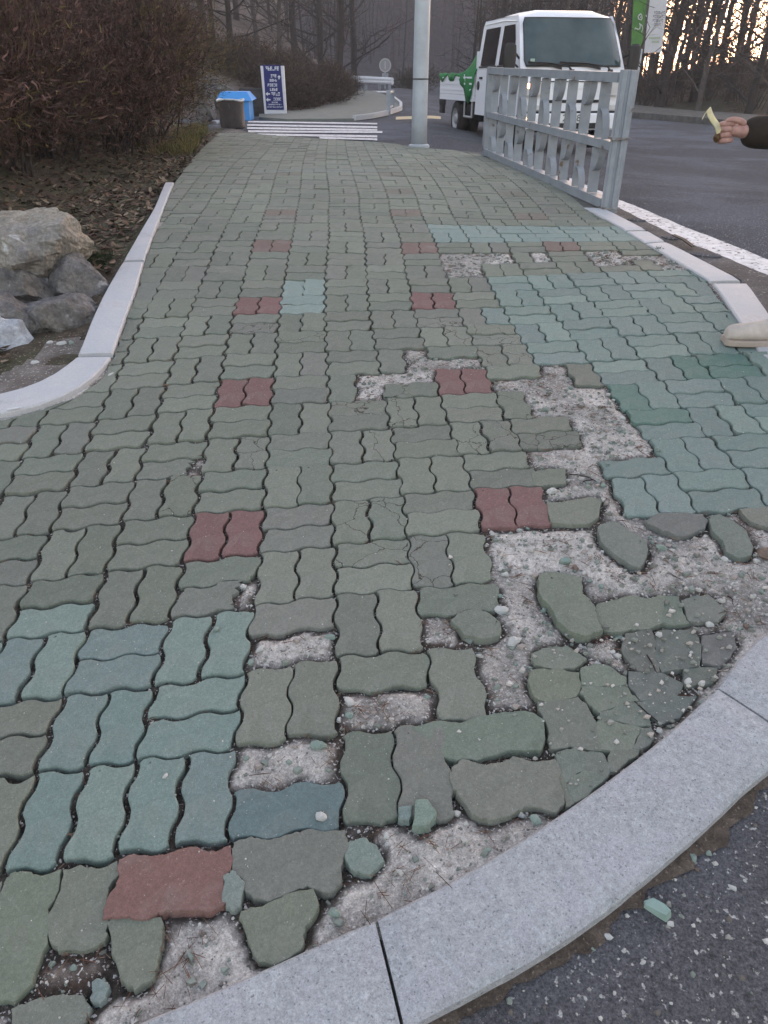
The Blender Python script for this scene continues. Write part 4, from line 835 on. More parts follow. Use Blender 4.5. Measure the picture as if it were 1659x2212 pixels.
ST += Z(0, 1564, [(1390, 405, 42, 'w', 'white stone lying on the blue green block'), (715, 228, 20, 'w', 'white pebble on a teal block'), (690, 163, 18, 'g', 'green pebble behind the white pebble on the teal block'), (1065, 160, 22, 'g', 'left green pebble in the lower empty slot'), (1250, 177, 24, 'g', 'right green pebble in the lower empty slot'), (1375, 108, 50, 'g', 'olive chip at the top of the lower empty slot'),
 (1550, 465, 16, 'w', 'white pebble right of the blue green block'), (505, 490, 18, 'g', 'mint chip in the joint above the single red block'), (225, 1040, 24, 'g', 'mint chip in the rubble left of the tongue-shaped fragment'), (320, 1055, 28, 'g', 'mint block crumb next to the tongue-shaped fragment'), (75, 1150, 20, 'w', 'cream pebble at the bottom left corner'), (1450, 835, 40, 'g', 'dull green chip in the sand above the kerb')])
ST += Z(829.5, 1564, [(590, 385, 36, 'w', 'white stone below the wavy block nearest the kerb'), (655, 425, 42, 'g', 'green chip below the wavy block nearest the kerb'), (648, 373, 15, 'w', 'white crumb above the green chip below the nearest wavy block'), (775, 357, 16, 'g', 'mint crumb at the right tip of the nearest wavy block'), (10, 497, 28, 'w', 'white pebble under the slot with the green wedges'), (232, 272, 20, 'g', 'green grey pebble above the green wedges'), (443, 560, 30, 'g', 'flat sandy green chip against the kerb'),
 (1332, 585, 34, 'g', 'left green chip on the asphalt by the kerb'), (1400, 560, 26, 'g', 'right green chip on the asphalt by the kerb'), (1352, 632, 18, 'b', 'brown pebble below the green chips on the asphalt'), (1178, 800, 76, 'm', 'long mint green block fragment lying on the asphalt'), (1235, 872, 26, 'w', 'white stone touching the long mint fragment'),
 (965, 922, 34, 'w', 'beige stone on the asphalt nearest the kerb'), (900, 970, 24, 'g', 'green pebble below the beige stone on the asphalt'), (1505, 710, 26, 'w', 'pale stone alone on the asphalt at the right'), (1118, 1032, 20, 'w', 'pale pebble on the asphalt below the white stone'), (995, 1165, 16, 'w', 'tiny pale pebble low on the asphalt'), (1036, 980, 18, 'w', 'white pebble right of the beige stone on the asphalt'), (1240, 1208, 12, 'w', 'tiny cream pebble at the bottom right'), (1558, 678, 13, 'w', 'cream crumb above the lone pale stone')])
ST += Z(0, 378, [(507, 820, 26, 'w', 'white stone beside the kerb joint on the left'), (480, 866, 36, 'w', 'flat white shard beside the left kerb'), (215, 718, 26, 'w', 'pale flat stone under the lowest dark boulder'), (265, 726, 32, 'w', 'pale elongated stone below the dark boulder'), (310, 722, 28, 'g', 'greenish stone sliver near the left kerb'), (150, 808, 30, 'w', 'white elongated stone in the dirt behind the left kerb')])
ST += [(1422, 974, 17, 'g', 'teal chip standing on a teal block'), (1313, 1003, 11, 'g', 'grey green pebble on the broken teal block'), (1178, 890, 22, 'g', 'dark green sliver in the upper sand patch'), (1344, 907, 16, 'w', 'white stone at the left foot of the dark teal block'), (1347, 938, 13, 'g', 'olive pebble in the sand left of the teal edge'), (1330, 961, 10, 'g', 'dark pebble low in the upper sand patch'), (1232, 842, 12, 'g', 'small green chip in the middle of the upper sand patch')]
for k, (u, v, s, kd, lab) in enumerate(ST):
    on_blk = any(w in lab for w in (' on a ', 'lying on', 'standing on', 'lying on the', ' on the shattered', ' on the broken', ' on the gap'))
    asp = 'asphalt' in lab or 'bottom right' in lab or 'lone pale' in lab
    left = u < 170 and v < 800
    g = Rz if asp else Pz; off = .0 if asp else (.002 if on_blk else -.010)
    c = hit(u, v, g, off)
    if not (asp or on_blk or left): c.z = bedz_at(c.x, c.y)
    if left or (u < 170 and v < 800): c.z = float(bed_z(np.array([c.x]), np.array([c.y]))[0])
    dep = project(c)[2]; w = s * dep / F_PX / 2
    r = random.Random(k); mb = MB(); el = 1.0 if kd != 'm' else 1.5
    rock_mesh(mb, (0, 0, 0), w * r.uniform(.9, 1.1) * el, w * r.uniform(.62, .85), w * r.uniform(.5, .72), k + 3, 6, .32, cut=9)
    if kd == 'm': mb = MB(); mb.prism([(-w * 1.5, -w * .35), (-w * 1.2, -w * .75), (w * .2, -w * .7), (w * 1.3, -w * .62), (w * 1.45, w * .3), (w * .5, w * .62), (-w * .9, w * .6)], -w * .3, w * .45, Matrix.Rotation(-.75, 4, 'Z')); mb.v = [(p[0] * (1 if p[2] < 0 else .86) , p[1] * (1 if p[2] < 0 else .8), p[2] + (.15 * p[0] if p[2] > 0 else 0)) for p in mb.v]
    o = mb.build('loose_stone', {'w': M['chip_white'], 'g': M['chip_green'], 'b': M['chip_brown'], 'm': mat('mint_concrete', (.26, .36, .33), .85, base2=(.18, .26, .235), scale=30, var=.12, bump=.002, bscale=120)}[kd], loc=(c.x, c.y, c.z + w * .25))
    tag(o, lab, 'stone', 'loose stones and chips on the ground')
for k, (L, lab) in enumerate(((((800, 105), (870, 118), (960, 150)), 'dark twig in the sand left of the teal blocks'), (((850, 140), (900, 132), (965, 160)), 'short twig crossing the dark twig'), (((1180, 520), (1270, 560), (1395, 587)), 'long thin twig lying across the dirt'), (((1135, 885), (1155, 930), (1195, 985)), 'curved twig on the half buried grey block'), (((1072, 1078), (1130, 1140), (1235, 1205)), 'dark thick twig pointing at the kerb'), (((1485, 632), (1500, 650), (1508, 668)), 'tiny dark twig near the right edge'), (((350, 815), (375, 800), (400, 786)), 'pale straw under the pointed fragment'))):
    pts = [hit(829.5 + .5 * a, 972 + .5 * b, Pz, -.004) for a, b in L]; mb = MB()
    mb.tube([pts[0], (pts[0] + pts[1]) / 2 + Vector((0, 0, .004)), pts[1] + Vector((.003, 0, .003)), (pts[1] + pts[2]) / 2, pts[2]], [.0022, .0020, .0017, .0013, .0007], 5)
    tag(mb.build('twig', M['bark_pale'] if 'straw' in lab else M['bark']), lab, 'twig', 'twigs on the broken paving')
mb = MB(); a, b = hit(17, 887, Pz, .02), hit(46, 882, Pz, .02); mb.tube([a + Vector((0, 0, .004)), b + Vector((0, 0, .004))], .004, 8); tag(mb.build('paper_stick', M['white']), 'white paper stick lying on the left kerb', 'stick')

# ------------------------------------------------------------------ boulders
BO = [((95, 528), (240, 150, 175), 'rock_tan', 'big tan and grey boulder on top of the pile', 5, .30, .30),
      ((268, 625), (0, 0, 0), None, '', 0, 0, 0)]
def boulder(u, v, Y, wpx, hpx, dpt, m, lab, seed, flat=1.0, rough=.22):
    c = at(u, v, Y); dep = project(c)[2]; k = dep / F_PX; mb = MB()
    rock_mesh(mb, (0, 0, 0), wpx * k / 2 * 1.12, dpt, hpx * k / 2 * 1.2, seed, 34, rough + .08, cut=11)
    # fine surface relief
    V2 = []
    for p in mb.v:
        q = Vector(p); n_ = q.normalized(); s = .05 * abs(noise.noise(q * 6 + Vector((seed, 0, 0)))) + .035 * noise.noise(q * 15) + .018 * noise.noise(q * 38)
        V2.append(tuple(q + n_ * s * (wpx * k)))
    mb.v = V2
    o = mb.build('boulder', M[m], loc=c); tag(o, lab, 'boulder', 'boulders piled at the left edge'); return o
boulder(68, 528, 4.25, 262, 128, .40, 'rock_tan', 'big tan and grey boulder on top of the pile', 5, rough=.18)
boulder(170, 618, 4.12, 125, 95, .24, 'rock', 'tan grey wedge boulder under the right end of the big one', 12, rough=.16)
boulder(30, 628, 3.98, 250, 105, .30, 'rock', 'long dark grey boulder directly under the big tan one', 23, rough=.16)
boulder(125, 692, 3.72, 175, 100, .24, 'rock', 'round dark grey boulder lowest in the middle of the pile', 31, rough=.16)
boulder(15, 705, 3.60, 125, 110, .2, 'rock', 'small blackish boulder left of the round dark one', 41, rough=.16)
boulder(8, 752, 3.42, 110, 115, .18, 'rock_pale', 'pale bluish boulder at the left edge, nearest the kerb', 52, rough=.16)
def lump(u, v, Y, s, m, lab, seed):
    c = at(u, v, Y); mb = MB(); rock_mesh(mb, (0, 0, 0), s, s * .8, s * .8, seed, 12, .25, cut=6); tag(mb.build('boulder', M[m], loc=c), lab, 'boulder')
# ------------------------------------------------------------------ fence
fa, fb = hit(1303, 452), hit(1048, 336)
fdir = Vector((fb.x - fa.x, fb.y - fa.y, fb.z - fa.z)); FL = math.hypot(fdir.x, fdir.y); fang = math.atan2(fdir.y, fdir.x); slope = (fdir.z) / FL
fence = empty('metal_fence', fa, 0, 'grey painted steel fence with flat straps and curved leaves by the road', 'fence')
FT = Matrix.Rotation(fang, 4, 'Z')
def fp(s, t, z):     # s along, t towards the road (right), z up
    q = FT @ Vector((s, -t, 0)); return Vector((q.x, q.y, z + slope * s))
FH = .86
mb = MB()
for a, t in ((0, 0), (.078, -.012)):
    for s_, q_ in ((a * .5, t),):
        pass
post = MB()
def octo(mb, s, t, r, z0, z1, wav_=0):
    n = 16; rows = []
    for z in (z0, z0 + .004, z1 - .004, z1):
        k = .96 if z in (z0, z1) else 1
        rows.append([fp(s, t, 0) * 0 + fp(s + r * k * (1 + .10 * math.cos(8 * w)) * math.cos(w), t + r * k * (1 + .10 * math.cos(8 * w)) * math.sin(w), z) for w in [2 * math.pi * i / n for i in range(n)]])
    mb.grid(rows, True); b = len(mb.v) - n; mb.f.append(tuple(b + i for i in range(n))); mb.mi.append(0)
octo(post, -.01, .012, .034, -.02, FH + .01); octo(post, -.022, .064, .031, -.02, FH + .008)
post.build('post', M['galv'], fence)
for z in (.005, .455):
    pp = MB(); pp.add([fp(-.060, -.03, z), fp(.03, -.03, z), fp(.03, .10, z), fp(-.060, .10, z), fp(-.060, -.03, z + .014), fp(.03, -.03, z + .014), fp(.03, .10, z + .014), fp(-.060, .10, z + .014)], [(3, 2, 1, 0), (4, 5, 6, 7), (0, 1, 5, 4), (1, 2, 6, 5), (2, 3, 7, 6), (3, 0, 4, 7)])
    pp.build('post_collar', mat('rusty_steel', (.10, .075, .065), .8, base2=(.22, .24, .26), scale=20, var=.3), fence)
def fbox(mb, s0, s1, t0, t1, z0, z1):
    mb.add([fp(s0, t0, z0), fp(s1, t0, z0), fp(s1, t1, z0), fp(s0, t1, z0), fp(s0, t0, z1), fp(s1, t0, z1), fp(s1, t1, z1), fp(s0, t1, z1)], [(3, 2, 1, 0), (4, 5, 6, 7), (0, 1, 5, 4), (1, 2, 6, 5), (2, 3, 7, 6), (3, 0, 4, 7)])
r = MB(); fbox(r, .01, FL, -.03, .03, FH - .065, FH - .005); r.build('top_rail', M['galv'], fence)
r = MB(); fbox(r, .01, FL, -.02, .045, .385, .44); r.build('middle_rail', M['galv'], fence)
r = MB(); fbox(r, .01, FL, -.03, .055, .01, .072); r.build('bottom_rail', M['galv'], fence)
r = MB(); fbox(r, FL - .03, FL + .03, -.035, .035, -.02, FH); r.build('post', M['galv'], fence)
NS = 10
for k in range(NS):
    s = .27 + (FL - .36) * k / (NS - .6)
    up = (k % 2 == 0)
    b = MB(); segs = ((.075, .382), (.443, FH - .067))
    for z0, z1 in segs: fbox(b, s - .005, s + .005, -.034, .046, z0, z1)
    b.build('strap', M['galv'], fence)
    def leaf(z0, z1, sgn):
        b = MB(); pts = []
        for q in range(13):
            a = q / 12; z = z0 + (z1 - z0) * a; t = .095 * math.sqrt(max(0, 1 - a * a))
            pts.append(fp(s - .006 - t, .006, z))
        w = FT @ Vector((0, .052, 0)); b.ribbon(pts, (w.x, w.y, w.z), .007); b.build('curved_leaf', M['galv'], fence)
    if k % 2 == 0: leaf(.443, .63, 1); leaf(.382, .23, 1)
    else: leaf(.075, .215, 1); leaf(FH - .067, .64, 1)
# ------------------------------------------------------------------ lamp pole
pb = hit(905, 317); pole = empty('lamp_pole', pb, 0, 'tall pale blue grey lamp pole at the road side of the footpath', 'lamp pole')
k = project(pb)[2] / F_PX
mb = MB(); mb.tube([(0, 0, -.05), (0, 0, .4), (.01, 0, 2.4), (.03, 0, 5.2)], [.100, .094, .086, .068], 20); mb.build('shaft', M['pole'], pole, smooth=True)
mb = MB(); mb.lathe([(.098, .72), (.101, .723), (.101, .729), (.098, .732)], 20); mb.build('clamp_band', M['chassis'], pole)
mb = MB(); mb.lathe([(.13, -.01), (.13, .02), (.102, .035)], 20); mb.build('base_collar', M['pole'], pole)
# ------------------------------------------------------------------ truck
S = .93
tx, ty = .1655 * 12.0, 12.0
th = R(10.8); tz = float(Rz(tx + .5, ty + 1.2))
truck = empty('pickup_truck', (tx, ty, tz), th, 'white double cab flatbed truck with one headlight lit, parked behind the fence', 'truck')
truck.scale = (S, S, S)
W_ = 1.74
# local: x 0..W across (0 = viewer's left), y 0 = front .. 5 rear
def crs(z):   # half width by height
    return .87 if z < 1.12 else .87 - .095 * ((z - 1.12) / .83) ** 1.15
def cabpt(s, y, z): return (W_ / 2 + s * crs(z), y, z)
prof_pts = [(.10, .42), (.03, .46), (.0, .60), (.0, .86), (.02, 1.05), (.06, 1.17), (.33, 1.60), (.50, 1.84), (.60, 1.915), (.80, 1.95), (1.6, 1.965), (2.2, 1.94), (2.36, 1.90), (2.44, 1.80), (2.47, 1.12), (2.47, .46)]
body = MB()
secs = [-1, -.985, -.94, -.6, 0, .6, .94, .985, 1]
rows = []
for (y, z) in prof_pts:
    row = []
    for s in secs:
        a = abs(s); yy, zz = y, z
        f = sstep((a - .90) / .10) * .5 if z < 1.7 else 0
        if z > 1.7: zz = z - .07 * float(sstep((a - .55) / .45)) ** 1.5
        if y < .62: yy = y + .09 * float(sstep((a - .6) / .4)) ** 2 + (.03 * a * a)
        if y > 2.3: yy = y - .05 * float(sstep((a - .8) / .2))
        row.append((W_ / 2 + s * crs(z) , yy, zz))
    rows.append(row)
body.grid(rows)
# side faces as ladder of quads between front and rear profile, with wheel arch left open by bottom line
def side(mb, s):
    zs = [.46, .62, .78, .95, 1.12, 1.25, 1.45, 1.65, 1.80, 1.88]
    fr = lambda z: float(np.interp(z, [.42, .60, .86, 1.05, 1.17, 1.60, 1.84, 1.915], [.22, .12, .12, .14, .18, .45, .62, .72]))
    rr = lambda z: float(np.interp(z, [.46, 1.12, 1.8, 1.9], [2.42, 2.42, 2.39, 2.31]))
    R_ = []
    for z in zs:
        f, b = fr(z), rr(z); R_.append([(W_ / 2 + s * crs(z), f + (b - f) * t, z) for t in (0, .1, .2, .3, .42, .55, .7, .85, 1)])
    b0 = len(mb.v); n = 9; mb.grid(R_)
side(body, -1); side(body, 1)
body.build('cab_body', M['white_car'], truck, smooth=2)
def quad_panel(pts, th_, m, name, parent=truck, inset=None):   # pts: 4+ corner points (3D), given thickness outward by normal
    mb = MB(); P = [Vector(p) for p in pts]; nrm = (P[1] - P[0]).cross(P[-1] - P[0]).normalized(); n = len(P)
    vs = P + [p + nrm * th_ for p in P]
    mb.add(vs, [tuple(range(n))[::-1], tuple(range(n, 2 * n))] + [(i, (i + 1) % n, n + (i + 1) % n, n + i) for i in range(n)]); return mb.build(name, m, parent)
def fy(z): return float(np.interp(z, [1.05, 1.17, 1.60, 1.84], [.02, .06, .33, .50]))
# windscreen: curved grid proud of body
def ws(x0, x1, z0, z1, off, name, m, taper0, taper1, parent=truck):
    mb = MB(); rows = []
    for i in range(9):
        z = z0 + (z1 - z0) * i / 8; hw = (taper0 + (taper1 - taper0) * i / 8); row = []
        for q in range(17):
            s = -1 + q / 8; cr = 1
            if i in (0, 8): cr = .965
            a = abs(s * hw * cr) / crs(z); zz_ = z
            y = fy(z) + .09 * float(sstep((a - .6) / .4)) ** 2 + .03 * a * a - off
            row.append((W_ / 2 + s * hw * cr, y, zz_))
        rows.append(row)
    mb.grid(rows); return mb.build(name, m, parent, smooth=True)
ws(0, 0, 1.185, 1.845, .012, 'windscreen_seal', M['black_plastic'], .815, .745)
wsn = ws(0, 0, 1.205, 1.825, .020, 'windscreen', M['glass'], .80, .73)
mb = MB(); mb.box((.13, .095, 1.235), (.20, .10, 1.29)); mb.build('sticker', mat('pale_sticker', (.30, .42, .36), .6), truck)
for x0, x1 in ((.10, .78), (.62, 1.42)):
    mb = MB(); base = Vector((x1, .045, 1.17)); tip = Vector((x0, .10, 1.245)); mb.tube([base + Vector((.0, -.03, -.03)), base + Vector((-.05, -.035, .015)), (base + tip) / 2 + Vector((0, -.05, .022)), tip + Vector((0, -.045, 0))], [.016, .012, .011, .008], 6)
    mb.box((x1 - .03, -.03, 1.10), (x1 + .03, .03, 1.15)); mb.ribbon([tip + Vector((-.02, -.035, -.004)), (base + tip) / 2 + Vector((0, -.035, .0)), base + Vector((-.16, -.03, -.01))], (0, .0, .035), .012)
    mb.build('wiper', M['black_plastic'], truck)
def side_x(s, z, o=.006): return W_ / 2 + s * (crs(z) + o)
def side_pane(s, pts, m, name, o=.006, par=truck):
    P = [(side_x(s, z, o), y, z) for y, z in pts]; mb = MB(); n = len(P); Q = [(x + s * .006, y, z) for x, y, z in P]
    mb.add(P + Q, [tuple(range(n)), tuple(range(n, 2 * n))[::-1]] + [(i, (i + 1) % n, n + (i + 1) % n, n + i) for i in range(n)]); return mb.build(name, m, par)
for s in (-1, 1):
    d = side_pane(s, [(.50, 1.22), (1.22, 1.22), (1.22, 1.76), (.72, 1.76), (.58, 1.55)], M['glass_dark'], 'front_side_window')
    side_pane(s, [(1.42, 1.22), (2.22, 1.22), (2.18, 1.76), (1.42, 1.76)], M['glass_dark'], 'rear_side_window')
    for yy in (1.32, .43):   # door seams
        side_pane(s, [(yy, .52), (yy + .012, .52), (yy + .012, 1.20), (yy, 1.20)], M['chassis'], 'door_seam', .001)
    mb = MB(); x = side_x(s, 1.0, .0)
    for yy in (1.14, 2.06): mb.box((x - .02, yy, 1.02), (x + .02 * s + .02, yy + .14, 1.055))
    mb.build('door_handle', M['black_plastic'], truck)
    # mirror
    mr = MB(); x = side_x(s, 1.3, .0); mr.tube([(x, .30, 1.30), (x + s * .10, .20, 1.36), (x + s * .17, .14, 1.38)], .016, 6)
    mr.tube([(x, .33, 1.18), (x + s * .10, .20, 1.22), (x + s * .17, .14, 1.25)], .014, 6)
    bx_ = x + s * (.21 if s < 0 else .13); rows = []
    for zz_, k_ in ((1.10, .5), (1.14, .9), (1.25, 1), (1.38, 1), (1.46, .9), (1.49, .5)):
        rows.append([(bx_ + .10 * k_ * math.cos(w), .13 + .05 * k_ * math.sin(w), zz_) for w in [2 * math.pi * i / 12 for i in range(12)]])
    mr.grid(rows, True); b = len(mr.v); mr.f += [tuple(range(b - 12, b)), tuple(range(b - 72, b - 60))[::-1]]; mr.mi += [0, 0]
    mr.build('wing_mirror', M['black_plastic'], truck)
    # head lamp
    xc = W_ / 2 + s * .64; mb = MB(); mb.box((xc - .19, -.028, .80), (xc + .13, .05, .97)); hl = mb.build('headlight', M['lamp_clear'], truck)
    mb = MB(); mb.box((xc - .14, -.032, .60), (xc + .14, .03, .665)); mb.build('turn_signal', M['lamp_clear'], truck)
    if s < 0:
        for (dx, dz) in ((-.14, .93), (-.07, .885)):
            mb = MB(); mb.lathe([(0, 0), (.034, 0), (.038, -.006), (.034, -.012), (0, -.016)], 14, Matrix.Translation((xc + dx, -.028, dz)) @ Matrix.Rotation(R(90), 4, 'X')); mb.build('lit_bulb', M['lamp_amber'], truck)
        mb = MB(); mb.lathe([(0, 0), (.045, 0), (.05, -.006), (.04, -.014), (0, -.018)], 14, Matrix.Translation((xc - .16, -.07, .45)) @ Matrix.Rotation(R(90), 4, 'X')); mb.build('lit_fog_lamp', M['lamp_amber'], truck)
mb = MB(); mb.box((.03, -.055, .32), (W_ - .03, .12, .555), bev=.02); bump_ = mb.build('bumper', M['white_car'], truck)
mb = MB(); mb.box((.30, -.062, .34), (W_ - .30, -.05, .42)); mb.build('bumper_grille', M['chassis'], truck)
mb = MB(); mb.box((.06, -.006, .555), (W_ - .06, .02, .585)); mb.build('bumper_gap', M['chassis'], truck)
mb = MB(); mb.box((.12, -.008, .985), (W_ - .12, .02, .995)); mb.build('front_panel_seam', M['chassis'], truck)
mb = MB(); mb.box((.45, -.012, .70), (W_ - .45, .02, .74)); mb.build('grille_slot', M['chassis'], truck)
px0 = .87; mb = MB(); mb.box((px0 - .26, -.072, .43), (px0 + .26, -.062, .555)); pl = mb.build('number_plate', M['plate'], truck)
fc = bpy.data.curves.new('plate_text', 'FONT'); fc.body = '2 5680'; fc.size = .135; fc.align_x = 'CENTER'; fc.extrude = .001
to = bpy.data.objects.new('plate_text', fc); col.objects.link(to); dg = bpy.context.evaluated_depsgraph_get(); me = bpy.data.meshes.new_from_object(to.evaluated_get(dg)); bpy.data.objects.remove(to)
pt = bpy.data.objects.new('plate_digits', me); col.objects.link(pt); me.materials.clear(); me.materials.append(M['black_plastic']); pt.parent = pl; pt.location = (px0, -.0745, .447); pt.rotation_euler = (R(90), 0, 0)
for s in (-1, 1):
    mb = MB(); mb.tube([(side_x(s, 1.79, .004), .66, 1.80), (side_x(s, 1.82, .004), 1.3, 1.835), (side_x(s, 1.82, .004), 2.3, 1.83)], .010, 6); mb.build('drip_rail', M['white_car'], truck)
    side_pane(s, [(.46, 1.19), (1.30, 1.19), (1.30, 1.215), (.46, 1.215)], M['black_plastic'], 'window_sill_trim', .008)
    side_pane(s, [(1.36, 1.19), (2.30, 1.19), (2.30, 1.215), (1.36, 1.215)], M['black_plastic'], 'window_sill_trim', .008)
mb = MB(); mb.lathe([(0, 0), (.07, 0), (.07, -.012), (0, -.014)], 18, Matrix.Translation((-.0, 2.28, .92)) @ Matrix.Rotation(R(90), 4, 'Y')); mb.build('fuel_cap', M['black_plastic'], truck)
mb = MB(); mb.tube([(.52, .10, 1.17), (.80, .10, 1.17)], .01, 5); mb.box((.5, -.01, .89), (W_ - .5, .012, .955)); mb.build('front_trim', M['white_car'], truck)
# chassis, bed
mb = MB(); mb.box((.35, .5, .36), (.55, 4.9, .50)); mb.box((W_ - .55, .5, .36), (W_ - .35, 4.9, .50)); mb.box((.2, 1.0, .40), (W_ - .2, 2.3, .47)); mb.box((.5, .7, .25), (1.25, 1.9, .45)); mb.box((.1, 2.75, .36), (.45, 3.3, .60)); mb.build('chassis', M['chassis'], truck)
mb = MB(); mb.box((.0, 2.58, .66), (W_, 5.02, .76)); mb.build('bed_floor', M['white_car'], truck)
for s, x in ((-1, .0), (1, W_ - .035)):
    mb = MB(); mb.box((x, 2.58, .765), (x + .035, 5.02, 1.10))
    for z in (.83, .93, 1.03): mb.box((x - .008, 2.60, z), (x + .043, 5.0, z + .03))
    mb.build('bed_side_gate', M['white_car'], truck)
mb = MB(); mb.box((.04, 4.985, .765), (W_ - .04, 5.02, 1.10)); mb.build('tailgate', M['white_car'], truck)
mb = MB(); mb.box((.04, 2.56, .765), (W_ - .04, 2.60, 1.45)); mb.build('headboard', M['white_car'], truck)
mb = MB(); mb.box((-.01, 4.6, .56), (.03, 5.0, .66)); mb.box((.0, 4.75, .40), (.06, 5.0, .64)); mb.build('mudguard', M['chassis'], truck)
mb = MB(); mb.tube([(.03, 2.7, .40), (.03, 3.2, .40)], .02, 6); mb.tube([(.03, 2.7, .40), (.03, 2.7, .66)], .02, 6); mb.tube([(.03, 3.2, .40), (.03, 3.2, .66)], .02, 6); mb.build('side_guard', M['rim'], truck)
def wheel(x, y, r, w, s):
    wp = MB(); T = Matrix.Translation((x, y, r)) @ Matrix.Rotation(R(90), 4, 'Y')
    e = bpy.data.objects.new('wheel', None); col.objects.link(e); e.parent = truck; e.empty_display_size = .1
    wp.lathe([(r * .60, -w / 2), (r * .90, -w / 2), (r, -w * .36), (r, w * .36), (r * .90, w / 2), (r * .60, w / 2)], 32, T); wp.build('tyre', M['rubber'], e, smooth=True)
    q = MB(); f = s * w / 2; q.lathe([(r * .60, f), (r * .56, f - s * .01), (r * .50, f - s * .05), (r * .28, f - s * .055), (r * .26, f - s * .005), (r * .16, f), (0, f)], 24, T)
    q.lathe([(r * .62, -w / 2), (r * .62, w / 2)], 24, T)
    for k_ in range(6):
        a = k_ * math.pi / 3; q.tube([T @ Vector((r * .40 * math.cos(a), r * .40 * math.sin(a), f - s * .05)), T @ Vector((r * .40 * math.cos(a), r * .40 * math.sin(a), f - s * .042))], r * .06, 8)
    q.build('rim', M['rim'], e, smooth=True)
wheel(.13, .78, .31, .20, -1); wheel(W_ - .13, .78, .31, .20, 1); wheel(.13, 3.85, .33, .2, -1); wheel(.36, 3.85, .33, .18, 1); wheel(W_ - .13, 3.85, .33, .2, 1); wheel(W_ - .36, 3.85, .33, .18, -1)
mb = MB()
for s, x in ((-1, -.002), (1, W_ + .002)):
    n = 14; pts = [(x - s * .0, .78 + .40 * math.cos(math.pi * k_ / n), .36 + .40 * math.sin(math.pi * k_ / n)) for k_ in range(n + 1)]; mb.add(pts, [tuple(range(n + 1))])
mb.build('wheel_arch', M['chassis'], truck)
mb = MB(); mb.tube([(.42, 3.85, .33), (W_ - .42, 3.85, .33)], .06, 8); mb.build('axle', M['chassis'], truck)
# tarp : draped net, a thing of its own
TT = Matrix.Translation((tx, ty, tz)) @ Matrix.Rotation(th, 4, 'Z') @ Matrix.Scale(S, 4)
mb = MB(); rows = []
for i in range(29):
    y = 2.52 + (5.06 - 2.52) * i / 28; t = i / 28; row = []
    top = 1.56 - .50 * sstep(t / .62) + .05 * math.sin(t * 9) - .02
    drop = .42 * math.exp(-((t - .16) / .12) ** 2) + .10 + .06 * math.sin(t * 23)
    for q in range(25):
        s = -1 + q / 12; a = abs(s)
        if a > .84: x = W_ / 2 + math.copysign(.885 + .012 * math.sin(t * 40 + q), s); z = 1.125 - (a - .84) / .16 * (drop if s < 0 else .12)
        else: x = W_ / 2 + s / .84 * .875; z = 1.125 + (float(top) - 1.125) * float(sstep((.84 - a) / .22))
        z += .03 * noise.noise(Vector((x * 4, y * 5, 3))) + .015 * noise.noise(Vector((x * 13, y * 12, 1))); x += .012 * noise.noise(Vector((x, y * 9, z * 7)))
        row.append(tuple(TT @ Vector((x, y + .02 * noise.noise(Vector((x * 3, y, 8))), z))))
    rows.append(row)
mb.grid(rows); tb = mb.build('tarpaulin', M['tarp'], smooth=True); tag(tb, 'bright green netting draped over the load on the truck bed', 'tarpaulin')
sm = tb.modifiers.new('s', 'SOLIDIFY'); sm.thickness = .008

# ------------------------------------------------------------------ bus sign
rb = hit(1364, 246, Rz); Yb = rb.y
sg = empty('roadside_sign', (rb.x, rb.y, rb.z), 0, 'green and white folded sign on a pale pole behind the truck', 'sign')
kk = project(at(1385, 100, Yb))[2] / F_PX
def rel(u, v, Y=None):
    q = at(u, v, Y or Yb); return q - Vector((rb.x, rb.y, rb.z))
mb = MB(); top = rel(1385, 110); mb.tube([(0, 0, -.1), (top.x * .5, .02, top.z * .5), (top.x, .04, top.z + .05)], .055, 12); mb.build('pole', M['pole'], sg, smooth=True)
def panel(pts, m, name, th_=.05, dy=0):
    P = [rel(u, v) + Vector((0, y, 0)) for u, v, y in pts]; mb = MB(); n = len(P)
    mb.add(P + [p + Vector((0, th_, 0)) for p in P], [tuple(range(n)), tuple(range(n, 2 * n))[::-1]] + [(i, (i + 1) % n, n + (i + 1) % n, n + i) for i in range(n)]); return mb.build(name, m, sg)
gp = panel([(1362, 112, -.06), (1386, 116, .06), (1406, -60, .06), (1371, -60, -.06)], M['sign_green'], 'green_panel')
panel([(1386, 116, .06), (1393, 116, .09), (1412, -60, .09), (1406, -60, .06)], M['kerb_dark'], 'fold')
wp_ = panel([(1393, 114, .09), (1427, 113, -.08), (1447, -60, -.08), (1412, -60, .09)], M['white'], 'white_panel')
def marks(par, L, m, name, y0):
    for pts in L:
        mb = MB()
        P = [rel(u, v) + Vector((0, y0, 0)) for u, v in pts]
        mb.ribbon(P, (0, 0, 0.001), .0) if False else mb.tube(P, .018, 6)
        mb.build(name, m, par)
def zs_(L): return [(2450 * .54 + a * .0977, b * .0977) for a, b in L]
mk = MB()
for pts, rr_ in (([(565, 340), (610, 310), (655, 340), (665, 400), (620, 445), (560, 420), (550, 370), (590, 330)], .022), ([(600, 380), (625, 385)], .03), ([(740, 330), (760, 370)], .02), ([(475, 665), (490, 620), (545, 650), (590, 640), (600, 560), (580, 520), (640, 570), (675, 640), (650, 715)], .02)):
    P = [rel(u, v) + Vector((0, -.07 if u < 1386 else .03, 0)) for u, v in zs_(pts)]; mk.tube(P, rr_ * .7, 6)
mk.build('white_lettering', M['white'], gp)
mk = MB()
def bar(mb, a, b, y, z0h):
    pass
